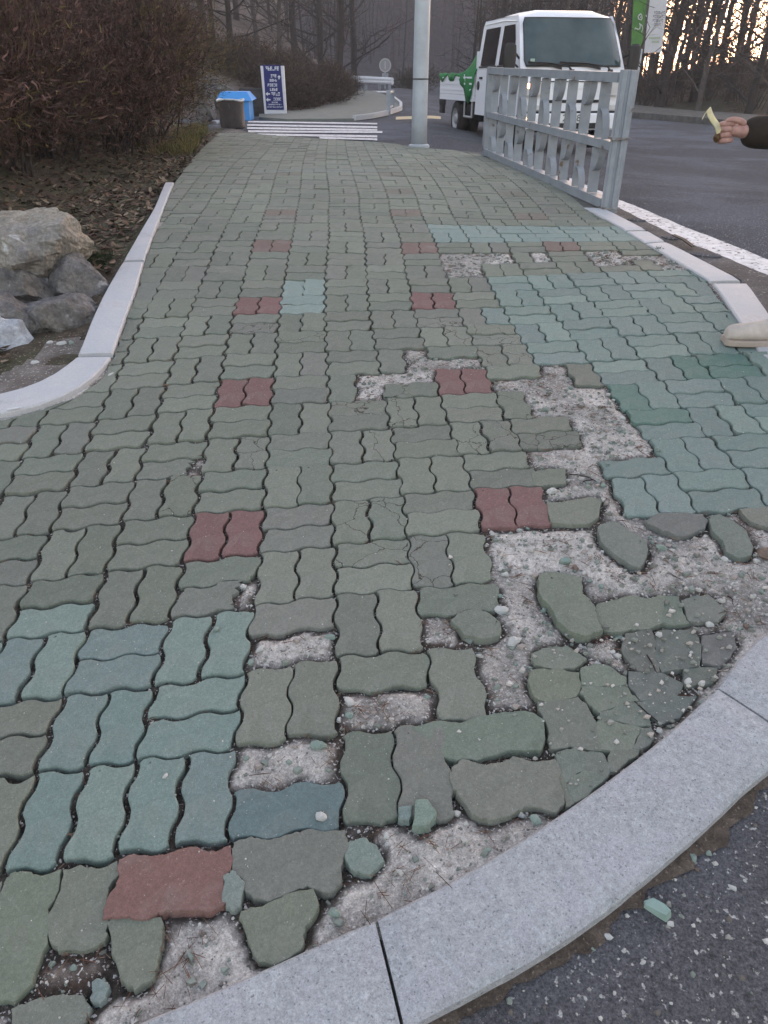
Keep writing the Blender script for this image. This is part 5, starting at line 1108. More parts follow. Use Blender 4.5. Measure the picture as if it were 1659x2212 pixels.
for (x0, x1, y0, y1) in ((925, 1150, 250, 310), (905, 1140, 335, 395), (890, 1110, 425, 485), (915, 1055, 515, 575)):
    q = [rel(*zs_([(x, y)])[0]) for x, y in ((x0, y1), (x1, y1), (x1, y0), (x0, y0))]
    n = 7
    for c_ in range(n):
        t0, t1 = c_ / n + .012, (c_ + 1) / n - .03
        for (v0, v1) in ((.0, .22), (.34, .56), (.70, 1.0)):
            if (c_ * 7 + int(v0 * 10)) % 5 == 0: continue
            A = [q[0].lerp(q[1], t).lerp(q[3].lerp(q[2], t), v) for t, v in ((t0, v0), (t1, v0), (t1, v1), (t0, v1))]
            yy = -.012
            mk.add([p + Vector((0, np.interp(p.x, [rel(1395, 60).x, rel(1432, 60).x], [.09, -.08]) - .012, 0)) for p in A], [(0, 1, 2, 3)])
mk.build('dark_print', M['grey_text'], wp_)
mk = MB()
for (x0, x1, y0, y1) in ((810, 1050, 815, 860), (870, 1020, 900, 950)):
    q = [rel(*zs_([(x, y)])[0]) for x, y in ((x0, y1), (x1, y1), (x1, y0), (x0, y0))]
    for c_ in range(6):
        A = [q[0].lerp(q[1], t).lerp(q[3].lerp(q[2], t), v) for t, v in ((c_ / 6, 0), ((c_ + .75) / 6, 0), ((c_ + .75) / 6, 1), (c_ / 6, 1))]
        mk.add([p + Vector((0, np.interp(p.x, [rel(1395, 60).x, rel(1432, 60).x], [.09, -.08]) - .012, 0)) for p in A], [(0, 1, 2, 3)])
mk.build('green_print', M['pale_green'], wp_)

# ------------------------------------------------------------------ guide board, bins, rock, low wall
ib = hit(594, 251, Rz); BZ_ = project(ib)[2] / F_PX
bd = empty('guide_board', ib, 0, 'standing guide board with navy panel, white frame, arrows and lines of text', 'sign board')
def b2(a, b):        # coordinates of the close-up of the board -> local
    u, v = (1020 + a * .10847) * .54, (240 + b * .10847) * .54
    q = at(u, v, ib.y); return Vector((q.x - ib.x, 0, q.z - ib.z))
def bslab(pts, y0, y1, m, name, par):
    P = [b2(*p) for p in pts]; mb = MB(); n = len(P)
    mb.add([p + Vector((0, y0, 0)) for p in P] + [p + Vector((0, y1, 0)) for p in P], [tuple(range(n)), tuple(range(n, 2 * n))[::-1]] + [(i, (i + 1) % n, n + (i + 1) % n, n + i) for i in range(n)]); return mb.build(name, m, par)
bslab([(360, 2030), (1170, 2030), (1130, 1380), (1060, 215), (195, 215), (280, 1100)], 0, .10, M['white'], 'frame', bd)
np_ = bslab([(425, 1835), (1070, 1835), (1035, 1380), (945, 215), (960, 180), (235, 180), (305, 240), (345, 800), (385, 1380)], -.012, -.002, M['navy'], 'panel', bd)
mk = MB(); rr2 = random.Random(4)
def trow(x0, x1, y0, y1, n, sk_=0):
    for c_ in range(n):
        a, b = x0 + (x1 - x0) * (c_ + .04) / n, x0 + (x1 - x0) * (c_ + .88) / n; hh = y1 - y0
        parts = [(a, b, y0, y0 + hh * .26), (a, a + (b - a) * .35, y0, y1), (a + (b - a) * .25, b, y0 + hh * .40, y0 + hh * .62), (a, b, y1 - hh * .2, y1)]
        for kq, (p, q, s, t) in enumerate(parts):
            if rr2.random() < .22: continue
            o_ = -.016 - .0012 * kq
            mk.add([b2(p, t) + Vector((0, o_, 0)), b2(q, t) + Vector((0, o_, 0)), b2(q, s) + Vector((0, o_, 0)), b2(p, s) + Vector((0, o_, 0))], [(0, 1, 2, 3)])
for a in ((390, 890, 240, 385, 6), (580, 800, 530, 640, 3), (545, 820, 700, 800, 4), (470, 830, 870, 975, 5), (555, 840, 1035, 1140, 4), (600, 930, 1190, 1320, 4), (610, 970, 1390, 1490, 5), (625, 850, 1540, 1585, 5), (475, 1000, 1620, 1665, 9), (450, 1030, 1715, 1750, 11)): trow(*a)
mk.build('white_text', M['white'], np_)
mk = MB()
def arrow(cx_, cy_, s, d):
    L = [(-1, 0), (0, -.9), (0, -.3), (1, -.3), (1, .3), (0, .3), (0, .9)]
    if d == 'up': L = [(y, x) for x, y in L]
    P = [b2(cx_ + x * s, cy_ + y * s) + Vector((0, -.017, 0)) for x, y in L]; mk.add(P, [tuple(range(7))])
arrow(890, 635, 75, 'up'); arrow(475, 1250, 85, 'left'); arrow(490, 1465, 85, 'left'); mk.build('arrows', M['white'], np_)
# recycling box
rbz = hit(512, 262, Rz); Yr = rbz.y
def L2(u, v, Y, o): q = at(u, v, Y); return q - o
bo = Vector((rbz.x, Yr, float(Rz(rbz.x, Yr)))); rc = empty('recycling_bin', bo, 0, 'bright blue plastic recycling bin with lid, behind the black bag bin', 'recycling bin')
w0, w1 = L2(472, 230, Yr, bo).x, L2(541, 230, Yr, bo).x; zt = L2(500, 214, Yr, bo).z
mb = MB(); mb.box((w0 + .03, -.02, 0), (w1 - .03, .55, zt), bev=.02); mb.build('box', M['blue'], rc)
wl, wr = L2(467, 213, Yr, bo).x, L2(545, 213, Yr, bo).x; zt2 = L2(500, 198, Yr + .3, bo).z
mb = MB(); mb.add([(wl, -.08, zt - .03), (wr, -.08, zt - .03), (wr, .60, zt), (wl, .60, zt), (wl + .1, .02, zt2), (wr - .1, .02, zt2), (wr - .12, .5, zt2 + .01), (wl + .12, .5, zt2 + .01)], [(3, 2, 1, 0), (4, 5, 6, 7), (0, 1, 5, 4), (1, 2, 6, 5), (2, 3, 7, 6), (3, 0, 4, 7)]); mb.build('lid', M['blue'], rc)
tb_ = hit(503, 275, Rz); bo = Vector((tb_.x, tb_.y, float(Rz(tb_.x, tb_.y)))); tc = empty('rubbish_bin', bo, 0, 'dark bin lined with a black bag with pale rim, in front of the blue bin', 'rubbish bin')
h = L2(503, 216, tb_.y, bo).z; r0 = (L2(530, 240, tb_.y, bo).x - L2(476, 240, tb_.y, bo).x) / 2
mb = MB(); rows = []
for q in range(9):
    t = q / 8; rr_ = r0 * (.90 + .12 * t); rows.append([((rr_ + .02 * noise.noise(Vector((w * 2, t * 3, 0)))) * math.copysign(abs(math.cos(w)) ** .6, math.cos(w)), (rr_ * .9) * math.copysign(abs(math.sin(w)) ** .6, math.sin(w)), h * t) for w in [2 * math.pi * i / 28 for i in range(28)]])
mb.grid(rows, True); mb.add([(r0 * .95 * math.cos(w), r0 * .86 * math.sin(w), h * .8) for w in [2 * math.pi * i / 28 for i in range(28)]], [tuple(range(28))]); mb.build('bagged_drum', M['bag'], tc, smooth=True)
mb = MB(); mb.tube([((r0 * 1.03) * math.copysign(abs(math.cos(w)) ** .6, math.cos(w)), r0 * .93 * math.copysign(abs(math.sin(w)) ** .6, math.sin(w)), h + .012 * math.sin(3 * w)) for w in [2 * math.pi * i / 28 for i in range(29)]], .016, 6); mb.build('bag_rim', M['bag_rim'], tc, smooth=True)
c = hit(480, 268); mb = MB(); mb.box((-.16, -.25, -.1), (.06, .3, .06), bev=.02); tag(mb.build('kerb_end_stone', M['granite_white'], loc=(c.x - .12, c.y, float(Pz(c.x, c.y)))), 'white kerb end stone beside the rubbish bin', 'kerbstone')
lump(470, 203, Yr + 1.6, .42, 'rock', 'grey blue boulder behind the bins at the end of the hedge', 71)
lump(446, 238, tb_.y + 1.0, .28, 'rock', 'dark boulder under the end of the hedge', 77)
wb = hit(560, 254, Rz); a = at(515, 190, wb.y + .5); b = at(568, 190, wb.y + .5); mb = MB(); mb.box((a.x, a.y, float(Rz(a.x, a.y)) - .1), (b.x, a.y + .3, a.z), bev=.03); tag(mb.build('low_stone_wall', M['stone_wall']), 'low dark stone wall between the bins and the guide board', 'low wall')
# ------------------------------------------------------------------ far walk, railing, guardrail, round sign
fw = [(p.x, p.y) for p in hits([(560, 258), (620, 263), (765, 262), (800, 258), (838, 250), (866, 240), (866, 230), (850, 216), (812, 200), (770, 196), (742, 221), (670, 240), (560, 250)], Rz)]
fz = lambda x, y: float(Rz(x, y)) + .05
mb = MB(); cxy = fw; top_ = [(x, y, fz(x, y)) for x, y in fw]; n = len(top_)
mb.add(top_ + [(x, y, z - .2) for x, y, z in top_], [tuple(range(n))] + [(i, (i + 1) % n, n + (i + 1) % n, n + i) for i in range(n)]); tag(mb.build('far_pavement', M['walk']), kind='structure')
kl = [Vector(p) for p in fw[2:8]]; mb = MB(); P = resamp(kl, 30); mb.ribbon([(p.x, p.y, fz(p.x, p.y) + .01) for p in P], (.0, .0, .09), .07) ; tag(mb.build('far_kerb', M['granite_white']), 'pale kerb curving round the far pavement corner', 'kerb')
rp = hit(839, 250, Rz); Yq = rp.y; ra = empty('short_railing', rp, 0, 'short grey railing panel standing at the far pavement corner', 'railing')
z1 = at(839, 195, Yq).z - rp.z
for (dx, dy) in ((0, 0), (.10, 1.3)):
    mb = MB(); mb.box((dx - .045, dy - .045, -.05), (dx + .045, dy + .045, z1), bev=.01); mb.build('post', M['galv'], ra)
mb = MB(); mb.tube([(0, 0, z1 - .05), (.10, 1.3, z1 - .05)], .03, 8); mb.tube([(0, 0, .15), (.10, 1.3, .15)], .025, 8); mb.build('rail', M['galv'], ra)
mb = MB()
for k in range(1, 9): mb.box((.10 * k / 9 - .012, 1.3 * k / 9 - .03, .15), (.10 * k / 9 + .012, 1.3 * k / 9 + .03, z1 - .06))
mb.build('bars', M['galv'], ra)
gr_ = empty('guardrail', at(800, 185, 36), 0, 'pale double guardrail beside the distant bend', 'guardrail'); o0 = Vector(gr_.location)
for v0, v1 in ((166, 172), (173, 178)):
    a, b = at(745, (v0 + v1) / 2 - 2, 37) - o0, at(848, (v0 + v1) / 2 + 3, 35) - o0; mb = MB(); mb.tube([a, b], .075, 8); mb.build('rail', M['white'], gr_)
for u in (760, 790, 820, 842):
    a = at(u, 168 + (u - 745) * .05, 36.2) - o0; mb = MB(); mb.box((a.x - .06, a.y - .02, -1.0), (a.x + .06, a.y + .12, a.z)); mb.build('post', M['galv'], gr_)
sp = at(832, 141, 38); rs_ = empty('round_road_sign', (sp.x, sp.y, sp.z - 1.3), 0, 'small round pale traffic sign on a thin post in front of the distant hillside', 'road sign')
mb = MB(); mb.lathe([(0, -.02), (.27, -.02), (.27, .02), (0, .02)], 28, Matrix.Translation((0, 0, 1.3)) @ Matrix.Rotation(R(90), 4, 'X')); dsc = mb.build('disc', mat('sign_pale', (.22, .23, .25), .6), rs_)
mb = MB(); mb.lathe([(.22, .024), (.27, .024)], 28, Matrix.Translation((0, 0, 1.3)) @ Matrix.Rotation(R(90), 4, 'X')); mb.box((-.03, -.03, 1.15), (.03, -.024, 1.45)); mb.build('emblem', mat('sign_ring', (.33, .33, .36), .6), dsc)
mb = MB(); mb.box((-.14, -.02, .82), (.14, .02, 1.0)); mb.build('plate', M['galv'], rs_)
mb = MB(); mb.tube([(0, .04, -1.4), (0, .04, 1.3)], .035, 8); mb.build('post', M['galv'], rs_)
# right-hand pavement with its kerb
rk = [hit(1190, 232, Rz), hit(1365, 255, Rz), hit(1515, 268, Rz), hit(1659, 283, Rz)]; dirn = (rk[-1] - rk[1]); dirn.z = 0; ext = rk[-1] + dirn.normalized() * 14; rk = [(p.x, p.y) for p in rk] + [(ext.x, ext.y)]
nrm = Vector((-dirn.y, dirn.x)).normalized()
if nrm.y < 0: nrm = -nrm
P = resamp([Vector(p) for p in rk], 40); mb = MB()
mb.grid([[(q.x, q.y, float(Rz(q.x, q.y)) + dz) for q, dz in ((p - nrm * .003, -.1), (p, .155), (p + nrm * .16, .16), (p + nrm * .17, .158), (p + nrm * 1.9, .19), (p + nrm * 2.2, .12))] for p in P]); tag(mb.build('right_pavement', M['kerb_dark']), kind='structure')
# ------------------------------------------------------------------ hills
hb = [(p.x, p.y) for p in hits([(300, 262), (440, 258), (520, 252), (600, 249), (690, 240), (738, 222), (758, 206)], Rz)]
hbx = [-60] + [p[0] for p in hb] + [hb[-1][0] - .4, hb[-1][0] - 6, -60]; hby = [hb[0][1] + 1] + [p[1] for p in hb] + [hb[-1][1] + 6, 60, 75]
hpoly = list(zip(hbx, hby)); edge_pts = [Vector(p) for p in hpoly[1:-2]]
def dist_edge(X, Y):
    D = np.full(X.shape, 1e9)
    for a, b in zip(edge_pts, edge_pts[1:]):
        dx, dy = b.x - a.x, b.y - a.y; L = dx * dx + dy * dy; t = np.clip(((X - a.x) * dx + (Y - a.y) * dy) / L, 0, 1); D = np.minimum(D, np.hypot(X - a.x - t * dx, Y - a.y - t * dy))
    return D
def hill_z(X, Y):
    d = np.where(in_poly(X, Y, hpoly), dist_edge(X, Y), -dist_edge(X, Y)); lf = np.clip((-X - 1) / 6, .35, 1.6)
    return Rz(X, Y) + .02 + np.where(d < 0, -.3, 1.75 * sstep((d - .2) / 3.0) * np.clip(lf, .5, 1) + .16 * np.maximum(d - 3, 0) * lf + (vnoise(X, Y, .7, 61) - .45) * .5 * sstep(d / 2) + (vnoise(X, Y, 3, 62) - .5) * .12)
tag(height_sheet('hillside', axis([(-60, -16, 1.5), (-16, 2, .3)]), axis([(14, 34, .3), (34, 76, 1.5)]), hill_z, M['hill'], lambda X, Y: in_poly(X, Y, hpoly)), kind='structure')
def mtn_z(X, Y):
    az = X / np.maximum(Y, 1); lo = sstep((.30 - az) / .13)
    return Rz(X, np.minimum(Y, 70)) - .4 + (Y - 58) * (.42 + .15 * np.sin(X * .03)) * np.clip(lo, .0, 1) * sstep((Y - 56) / 25) * 1.2 + (vnoise(X, Y, .08, 71) - .5) * 9 * lo * sstep((Y - 60) / 30) + (vnoise(X, Y, .5, 72) - .5) * 1.5 * lo
tag(height_sheet('distant_hill', axis([(-145, 105, 3)]), axis([(54, 130, 2.5)]), mtn_z, M['mountain']), kind='structure')
# bank on the right
rbase = [Vector((q.x + nrm.x * 2.0, q.y + nrm.y * 2.0)) for q in P]
bpl = [(q.x, q.y) for q in rbase] + [(60, rbase[-1].y), (60, 80), (rbase[0].x + 3, 80)]
edge2 = rbase
def bank_z(X, Y):
    D = np.full(X.shape, 1e9)
    for a, b in zip(edge2[::2], edge2[2::2]):
        dx, dy = b.x - a.x, b.y - a.y; L = dx * dx + dy * dy; t = np.clip(((X - a.x) * dx + (Y - a.y) * dy) / L, 0, 1); D = np.minimum(D, np.hypot(X - a.x - t * dx, Y - a.y - t * dy))
    az = X / np.maximum(Y, 1); k = .32 + .9 * sstep((az - .24) / .22)
    return Rz(X, Y) - .016 * np.clip(Y - 14, 0, 60) * .6 + .10 + D * .02 + 1.15 * k * sstep((D - .8) / 9) - .02 * np.maximum(D - 12, 0) + (vnoise(X, Y, .5, 81) - .45) * .45 * sstep(D / 4) + (vnoise(X, Y, 3, 82) - .5) * .08
tag(height_sheet('right_bank', axis([(0, 24, .3), (24, 60, 2)]), axis([(11, 40, .3), (40, 80, 2)]), bank_z, M['bank'], lambda X, Y: in_poly(X, Y, bpl)), kind='structure')
def z1_(f, x, y): return float(f(np.array([x]), np.array([y]))[0])
def zgrid(f, x0, x1, y0, y1, n=160):
    gx, gy = np.linspace(x0, x1, n), np.linspace(y0, y1, n); A, B = np.meshgrid(gx, gy); G = f(A, B)
    def g(x, y):
        i = min(n - 1, max(0, int((x - x0) / (x1 - x0) * (n - 1) + .5))); j = min(n - 1, max(0, int((y - y0) / (y1 - y0) * (n - 1) + .5))); return float(G[j, i])
    return g
# ------------------------------------------------------------------ vegetation
def blade(V, Fq, C, p, d, L, w, r, c, bend=.25, seg=3):
    side = d.cross(Vector((r.gauss(0, 1), r.gauss(0, 1), r.gauss(0, 1)))).normalized(); b = len(V); q = p.copy(); dd = d.copy()
    for k in range(seg + 1):
        ww = w * (1 - k / (seg + .3)); V.append(tuple(q - side * ww)); V.append(tuple(q + side * ww)); C += [c, c]
        dd = (dd + Vector((r.gauss(0, bend), r.gauss(0, bend), r.gauss(0, bend) + .02))).normalized(); q = q + dd * (L / seg)
    for k in range(seg): Fq.append((b + 2 * k, b + 2 * k + 1, b + 2 * k + 3, b + 2 * k + 2))
    return q
def shrub(name, seed, rx, h, n, cols, label, group, dense=1.0, cat='shrub', wd=1.0):
    r = random.Random(seed); V, Fq, C = [], [], []
    lob = [(r.uniform(-.6, .6) * rx, r.uniform(-.6, .6) * rx, r.uniform(.35, .75) * h, r.uniform(.35, .6) * rx) for _ in range(9)]
    for k in range(n):
        lx, ly, lz, lr_ = lob[r.randrange(9)]
        d = Vector((r.gauss(0, 1), r.gauss(0, 1), r.gauss(0, 1))).normalized(); rad = lr_ * r.random() ** .4 * 1.25
        p = Vector((lx, ly, lz)) + Vector((d.x * rad, d.y * rad, d.z * rad * .9)); p.z = max(p.z, .02)
        dd = (d * .8 + Vector((r.gauss(0, .4), r.gauss(0, .4), .7 + r.gauss(0, .3)))).normalized()
        c = cols[r.randrange(len(cols))]; s = r.uniform(.7, 1.25); c = tuple(x * s for x in c)
        e = blade(V, Fq, C, p, dd, r.uniform(.08, .24) * h / 1.4, .0026 * r.uniform(.6, 1.5) * wd, r, c)
        if r.random() < .5:
            for _ in range(2): blade(V, Fq, C, p.lerp(e, r.random()), (dd + Vector((r.gauss(0, .7), r.gauss(0, .7), r.gauss(0, .5)))).normalized(), .045 * h, .0075 * r.uniform(.5, 1.2) * wd, r, tuple(x * 1.25 for x in c), .4, 2)
    root = empty(name); tag(root, label, cat, group)
    fo = np_mesh('foliage', np.array(V), [list(f) for f in Fq], M['twig_red'], np.array(C)); fo.parent = root
    st = MB()
    for k in range(16):
        lx, ly, lz, lr_ = lob[r.randrange(9)]; a = Vector((r.uniform(-.2, .2) * rx, r.uniform(-.2, .2) * rx, -.08)); b = Vector((lx + r.gauss(0, .1), ly + r.gauss(0, .1), lz + .1)); m_ = a.lerp(b, .5) + Vector((r.gauss(0, .06), r.gauss(0, .06), -.05)); st.tube([a, m_, b], [.016, .011, .005], 5)
    so = st.build('stems', M['bark'], root); return root
RED = [(.072, .038, .033), (.046, .028, .026), (.092, .052, .044), (.030, .022, .021)]
OLV = [(.085, .066, .026), (.06, .056, .024), (.11, .078, .030), (.040, .038, .02)]
BRN = [(.060, .043, .036), (.045, .034, .030), (.080, .058, .047), (.035, .028, .025)]
s1 = shrub('dry_shrub', 101, 1.0, 1.75, 9000, RED, 'x', 'dry shrubs of the hedge on the left'); s1.location = (-3.55, 5.7, 0)
s2 = shrub('dry_shrub', 102, 1.0, 1.75, 9000, RED + OLV[:1], 'x', 'dry shrubs of the hedge on the left')
s3 = shrub('dry_shrub', 103, .95, 1.6, 9000, OLV, 'x', 'dry shrubs of the hedge on the left')
def put(o, x, y, z, rz, sc, label, scz=None):
    o.location = (x, y, z); o.rotation_euler = (0, 0, rz); o.scale = (sc, sc, scz or sc); o['label'] = label; return o
HS = [(s1, 1, -3.35, 5.7, 1.0, 'reddish brown dry shrub of the hedge nearest the boulders, cut by the left edge'), (s2, 1, -3.25, 6.9, 1.0, 'dark reddish shrub, second from the boulders in the front of the hedge'), (s1, 0, -3.3, 8.1, 1.02, 'dark dry shrub in the middle of the hedge'), (s2, 0, -3.15, 9.4, 1.08, 'brown shrub just before the olive end of the hedge'),
      (s3, 1, -3.2, 10.6, 1.1, 'olive brown shrub near the far end of the hedge'), (s3, 0, -3.35, 12.1, 1.05, 'olive brown shrub at the far end of the hedge, closest to the bins'), (s1, 0, -5.0, 6.3, 1.25, 'tall red brown shrub in the back row at the left edge'), (s2, 0, -5.0, 8.0, 1.3, 'tall red brown shrub in the back row, second from the left edge'), (s1, 0, -5.2, 9.9, 1.35, 'tall reddish shrub in the back row behind the hedge middle'), (s2, 0, -5.3, 12.0, 1.2, 'brown shrub in the back row behind the olive end')]
used = set()
for k, (src, first, x, y, sc, lab) in enumerate(HS):
    o = src if id(src) not in used and first else copy_tree(src); used.add(id(src))
    put(o, x, y, z1_(bed_z, x, y) - .1, k * 1.3, sc, lab)
b1 = shrub('brown_bush', 111, .8, 1.1, 3800, BRN, 'x', 'brown clipped bushes along the foot of the hillside', wd=2.0)
BB = [(628, 246, .9), (655, 243, 1.0), (683, 238, 1.05), (706, 232, 1.0), (728, 225, 1.0), (747, 217, 1.0), (752, 213, .85), (590, 244, 1.05), (550, 240, 1.1)]
BL = ['brown bush just right of the guide board', 'brown bush, second right of the guide board', 'brown bush, third right of the guide board', 'round brown bush in the middle of the bush row', 'round brown bush, third from the far end of the row', 'brown bush, second from the far end of the row', 'last brown bush where the road bends', 'brown bush behind the guide board', 'dark brown bush behind the low wall']
for k, ((u, v, sc), lab) in enumerate(zip(BB, BL)):
    g = hit(u, v, Rz); y = g.y + .9; x = g.x * y / g.y - .2
    put(b1 if k == 0 else copy_tree(b1), x, y, z1_(hill_z, x, y) - .12, k * 2.1, sc * 1.0, lab, sc * .92 * (1 + .1 * math.sin(k * 3)))
for k, (x, y, sc) in enumerate(((-7.2, 21.5, 1.3), (-5.6, 22.5, 1.2), (-9, 21, 1.4), (-4.0, 24, 1.3), (-3.2, 26, 1.2), (-6.8, 24.5, 1.2))):
    put(copy_tree(b1), x, y, z1_(hill_z, x, y) - .15, k * 1.9, sc, ['brown scrub on the slope left above the guide board', 'brown scrub on the slope behind the guide board', 'brown scrub far left on the slope above the bins', 'brown scrub on the slope over the bush row', 'farthest brown scrub on the slope over the bush row', 'brown scrub high on the slope above the guide board'][k], sc * .7)
# bare trees
def bare_tree(name, seed, h, r0, lean, low, label, group, m='bark', nb=26, dens=1.0, twig=2.2):
    r = random.Random(seed); tr = MB(); pts = []; q = Vector((0, 0, -.3)); d = Vector((lean[0], lean[1], 1)).normalized(); n = 12
    for k in range(n + 1):
        pts.append(q.copy()); q = q + d * ((h + .3) / n); d = (d + Vector((r.gauss(0, .05), r.gauss(0, .05), .02))).normalized()
    rad = [r0 * (1.25 if k == 0 else 1) * (1 - k / (n + 1)) ** .7 for k in range(n + 1)]
    tr.tube(pts, rad, 9); root = empty(name); tag(root, label, 'tree', group); tr.build('trunk', M[m], root, smooth=True)
    br = MB(); V, Fq, C = [], [], []
    def grow(p, d, L, w, lev):
        seg = 4; P_ = [p]; dd = d
        for _ in range(seg):
            dd = (dd + Vector((r.gauss(0, .16), r.gauss(0, .16), r.gauss(0.04, .12)))).normalized(); P_.append(P_[-1] + dd * L / seg)
        if w > .006: br.tube(P_, [w * (1 - .7 * k / seg) for k in range(seg + 1)], 4 if lev > 0 else 5, cap=False)
        else:
            blade(V, Fq, C, p, d, L, max(w, .0028), r, (1, 1, 1), .2, 3)
        if lev >= 3: return
        for _ in range(int((5 if lev == 0 else 5) * dens)):
            k = r.randint(1, seg); nd = (dd + Vector((r.gauss(0, .75), r.gauss(0, .75), r.gauss(0, .55)))).normalized(); grow(P_[k], nd, L * r.uniform(.4, .65), w * .45, lev + 1)
    for k in range(nb):
        t = low + (1 - low) * (k + r.random()) / nb; i = min(n - 1, int(t * n)); p = pts[i].lerp(pts[i + 1], t * n - i); a = r.uniform(0, 6.28)
        grow(p, Vector((math.cos(a), math.sin(a), r.uniform(.05, .8))).normalized(), h * r.uniform(.16, .30) * (1.2 - .6 * t), max(rad[i] * .30, .018), 1 if k % 2 else 0)
    ob_ = br.build('branches', M[m], root)
    if V: tw = np_mesh('twigs', np.array(V), [list(f) for f in Fq], M[m]); tw.parent = root
    return root
GT = 'bare trees on the right bank'; GL = 'bare trees on the left hillside'
tA = bare_tree('bare_tree', 201, 8.5, .15, (.03, 0), .10, 'x', GT, nb=24, dens=.8); tB = bare_tree('bare_tree', 202, 7.5, .09, (.05, .02), .12, 'x', GT, 'bark_pale', nb=20, dens=.8); tC = bare_tree('bare_tree', 203, 8, .12, (-.08, 0), .08, 'x', GT, nb=24, dens=.8); tD = bare_tree('bare_tree', 204, 9, .13, (.02, 0), .2, 'x', GL, 'bark', 18, .8)
protos = {'A': tA, 'B': tB, 'C': tC, 'D': tD}; first = set()
def tree(kind, x, y, z, rz, sc, lab, grp, scx=1):
    o = protos[kind] if kind not in first else copy_tree(protos[kind]); first.add(kind); o['group'] = grp
    o.location = (x, y, z - .1); o.rotation_euler = (0, 0, rz); o.scale = (sc * scx, sc * scx, sc); o['label'] = lab; return o
def px_x(u, Y): return (u - CX) / F_PX * (Y * _c - (0.3) * _s) * 1.0
RT = [('A', 1436, 20.5, 1.1, 'thick dark trunk just right of the roadside sign'), ('B', 1527, 18.5, .95, 'slim paler trunk standing nearest the pavement'), ('C', 1636, 21.5, 1.0, 'forked dark tree near the right edge'), ('B', 1404, 23, 1.0, 'thin dark trunk hidden behind the roadside sign'), ('A', 1508, 26, 1.0, 'dark trunk left behind the slim paler one'), ('C', 1583, 24.5, .8, 'leaning tree between the slim trunk and the forked tree'),
      ('B', 1350, 24, 1.0, 'thin trunk just right of the truck cab'), ('A', 1473, 31, 1.1, 'far trunk between the thick trunk and the slim one'), ('C', 1555, 33, 1.1, 'far trunk right of the slim paler one'), ('B', 1610, 30, 1.1, 'far thin trunk left of the forked tree'), ('A', 1380, 33, 1.1, 'far trunk behind the truck mirror'), ('C', 1325, 31, 1.1, 'far tree above the right end of the truck roof'), ('A', 1270, 35, 1.15, 'far tree above the middle of the truck roof'), ('B', 1215, 33, 1.2, 'far tree above the truck windscreen'),
      ('A', 1660, 28, 1.1, 'trunk cut by the right edge behind the forked tree'), ('C', 1150, 36, 1.2, 'far tree above the left end of the truck roof'), ('B', 1690, 20, 1.1, 'tree just outside the right edge'), ('A', 1090, 40, 1.2, 'far tree left of the truck roof'), ('C', 1440, 38, 1.2, 'tree deep in the wood behind the thick trunk'), ('B', 1495, 40, 1.3, 'tree deep in the wood, left of the slim trunk'), ('A', 1590, 40, 1.2, 'tree deep in the wood, left of the forked tree'), ('B', 1540, 27, 1.0, 'thin tree just behind the slim paler trunk'), ('C', 1350, 40, 1.2, 'tree deep in the wood beside the sign'), ('B', 1460, 24, .9, 'thin tree right of the thick dark trunk'), ('C', 1690, 34, 1.2, 'tree deep in the wood at the right edge'), ('A', 1240, 42, 1.2, 'deepest tree above the truck windscreen')]
def kerbY(u): return float(np.interp(u, [1190, 1365, 1515, 1659], [30.9, 24.7, 22.1, 19.8]))
for k, (kd, u, Y, sc, lab) in enumerate(RT):
    Y = kerbY(u) + 2.8 + max(0, Y - 18.5) * .75; x = px_x(u, Y); tree(kd, x, Y, z1_(bank_z, x, Y), k * 1.7, sc, lab, GT)
LT = [('D', 447, 24, .9, 'thick dark trunk above the end of the hedge'), ('D', 468, 26, .7, 'middle trunk of the three on the left slope'), ('C', 500, 25, .8, 'right leaning trunk of the three on the left slope'), ('D', 330, 22, .8, 'dark trunk rising behind the hedge, left of the three'), ('B', 395, 26, .9, 'thin trunk just left of the three on the slope'), ('D', 255, 24, .9, 'trunk behind the hedge, nearer the left edge'), ('B', 604, 32, 1.0, 'thin pale trunk above the guide board'), ('C', 690, 36, 1.2, 'dark bushy tree above the bush row'), ('A', 730, 40, 1.2, 'dark tree above the far end of the bush row'), ('A', 640, 38, 1.1, 'tree behind the thin pale trunk'), ('B', 560, 40, 1.3, 'far thin tree left of the pale trunk'), ('D', 150, 26, 1.0, 'trunk behind the hedge at the left edge'), ('C', 520, 45, 1.3, 'far tree high on the left slope'), ('A', 765, 48, 1.2, 'far tree where the slope meets the road')]
for k, (kd, u, Y, sc, lab) in enumerate(LT):
    x = px_x(u, Y); tree(kd, x, Y, z1_(hill_z, x, Y) if x < hb[-1][0] else float(Rz(x, Y)), k * 2.3, sc, lab, GL)
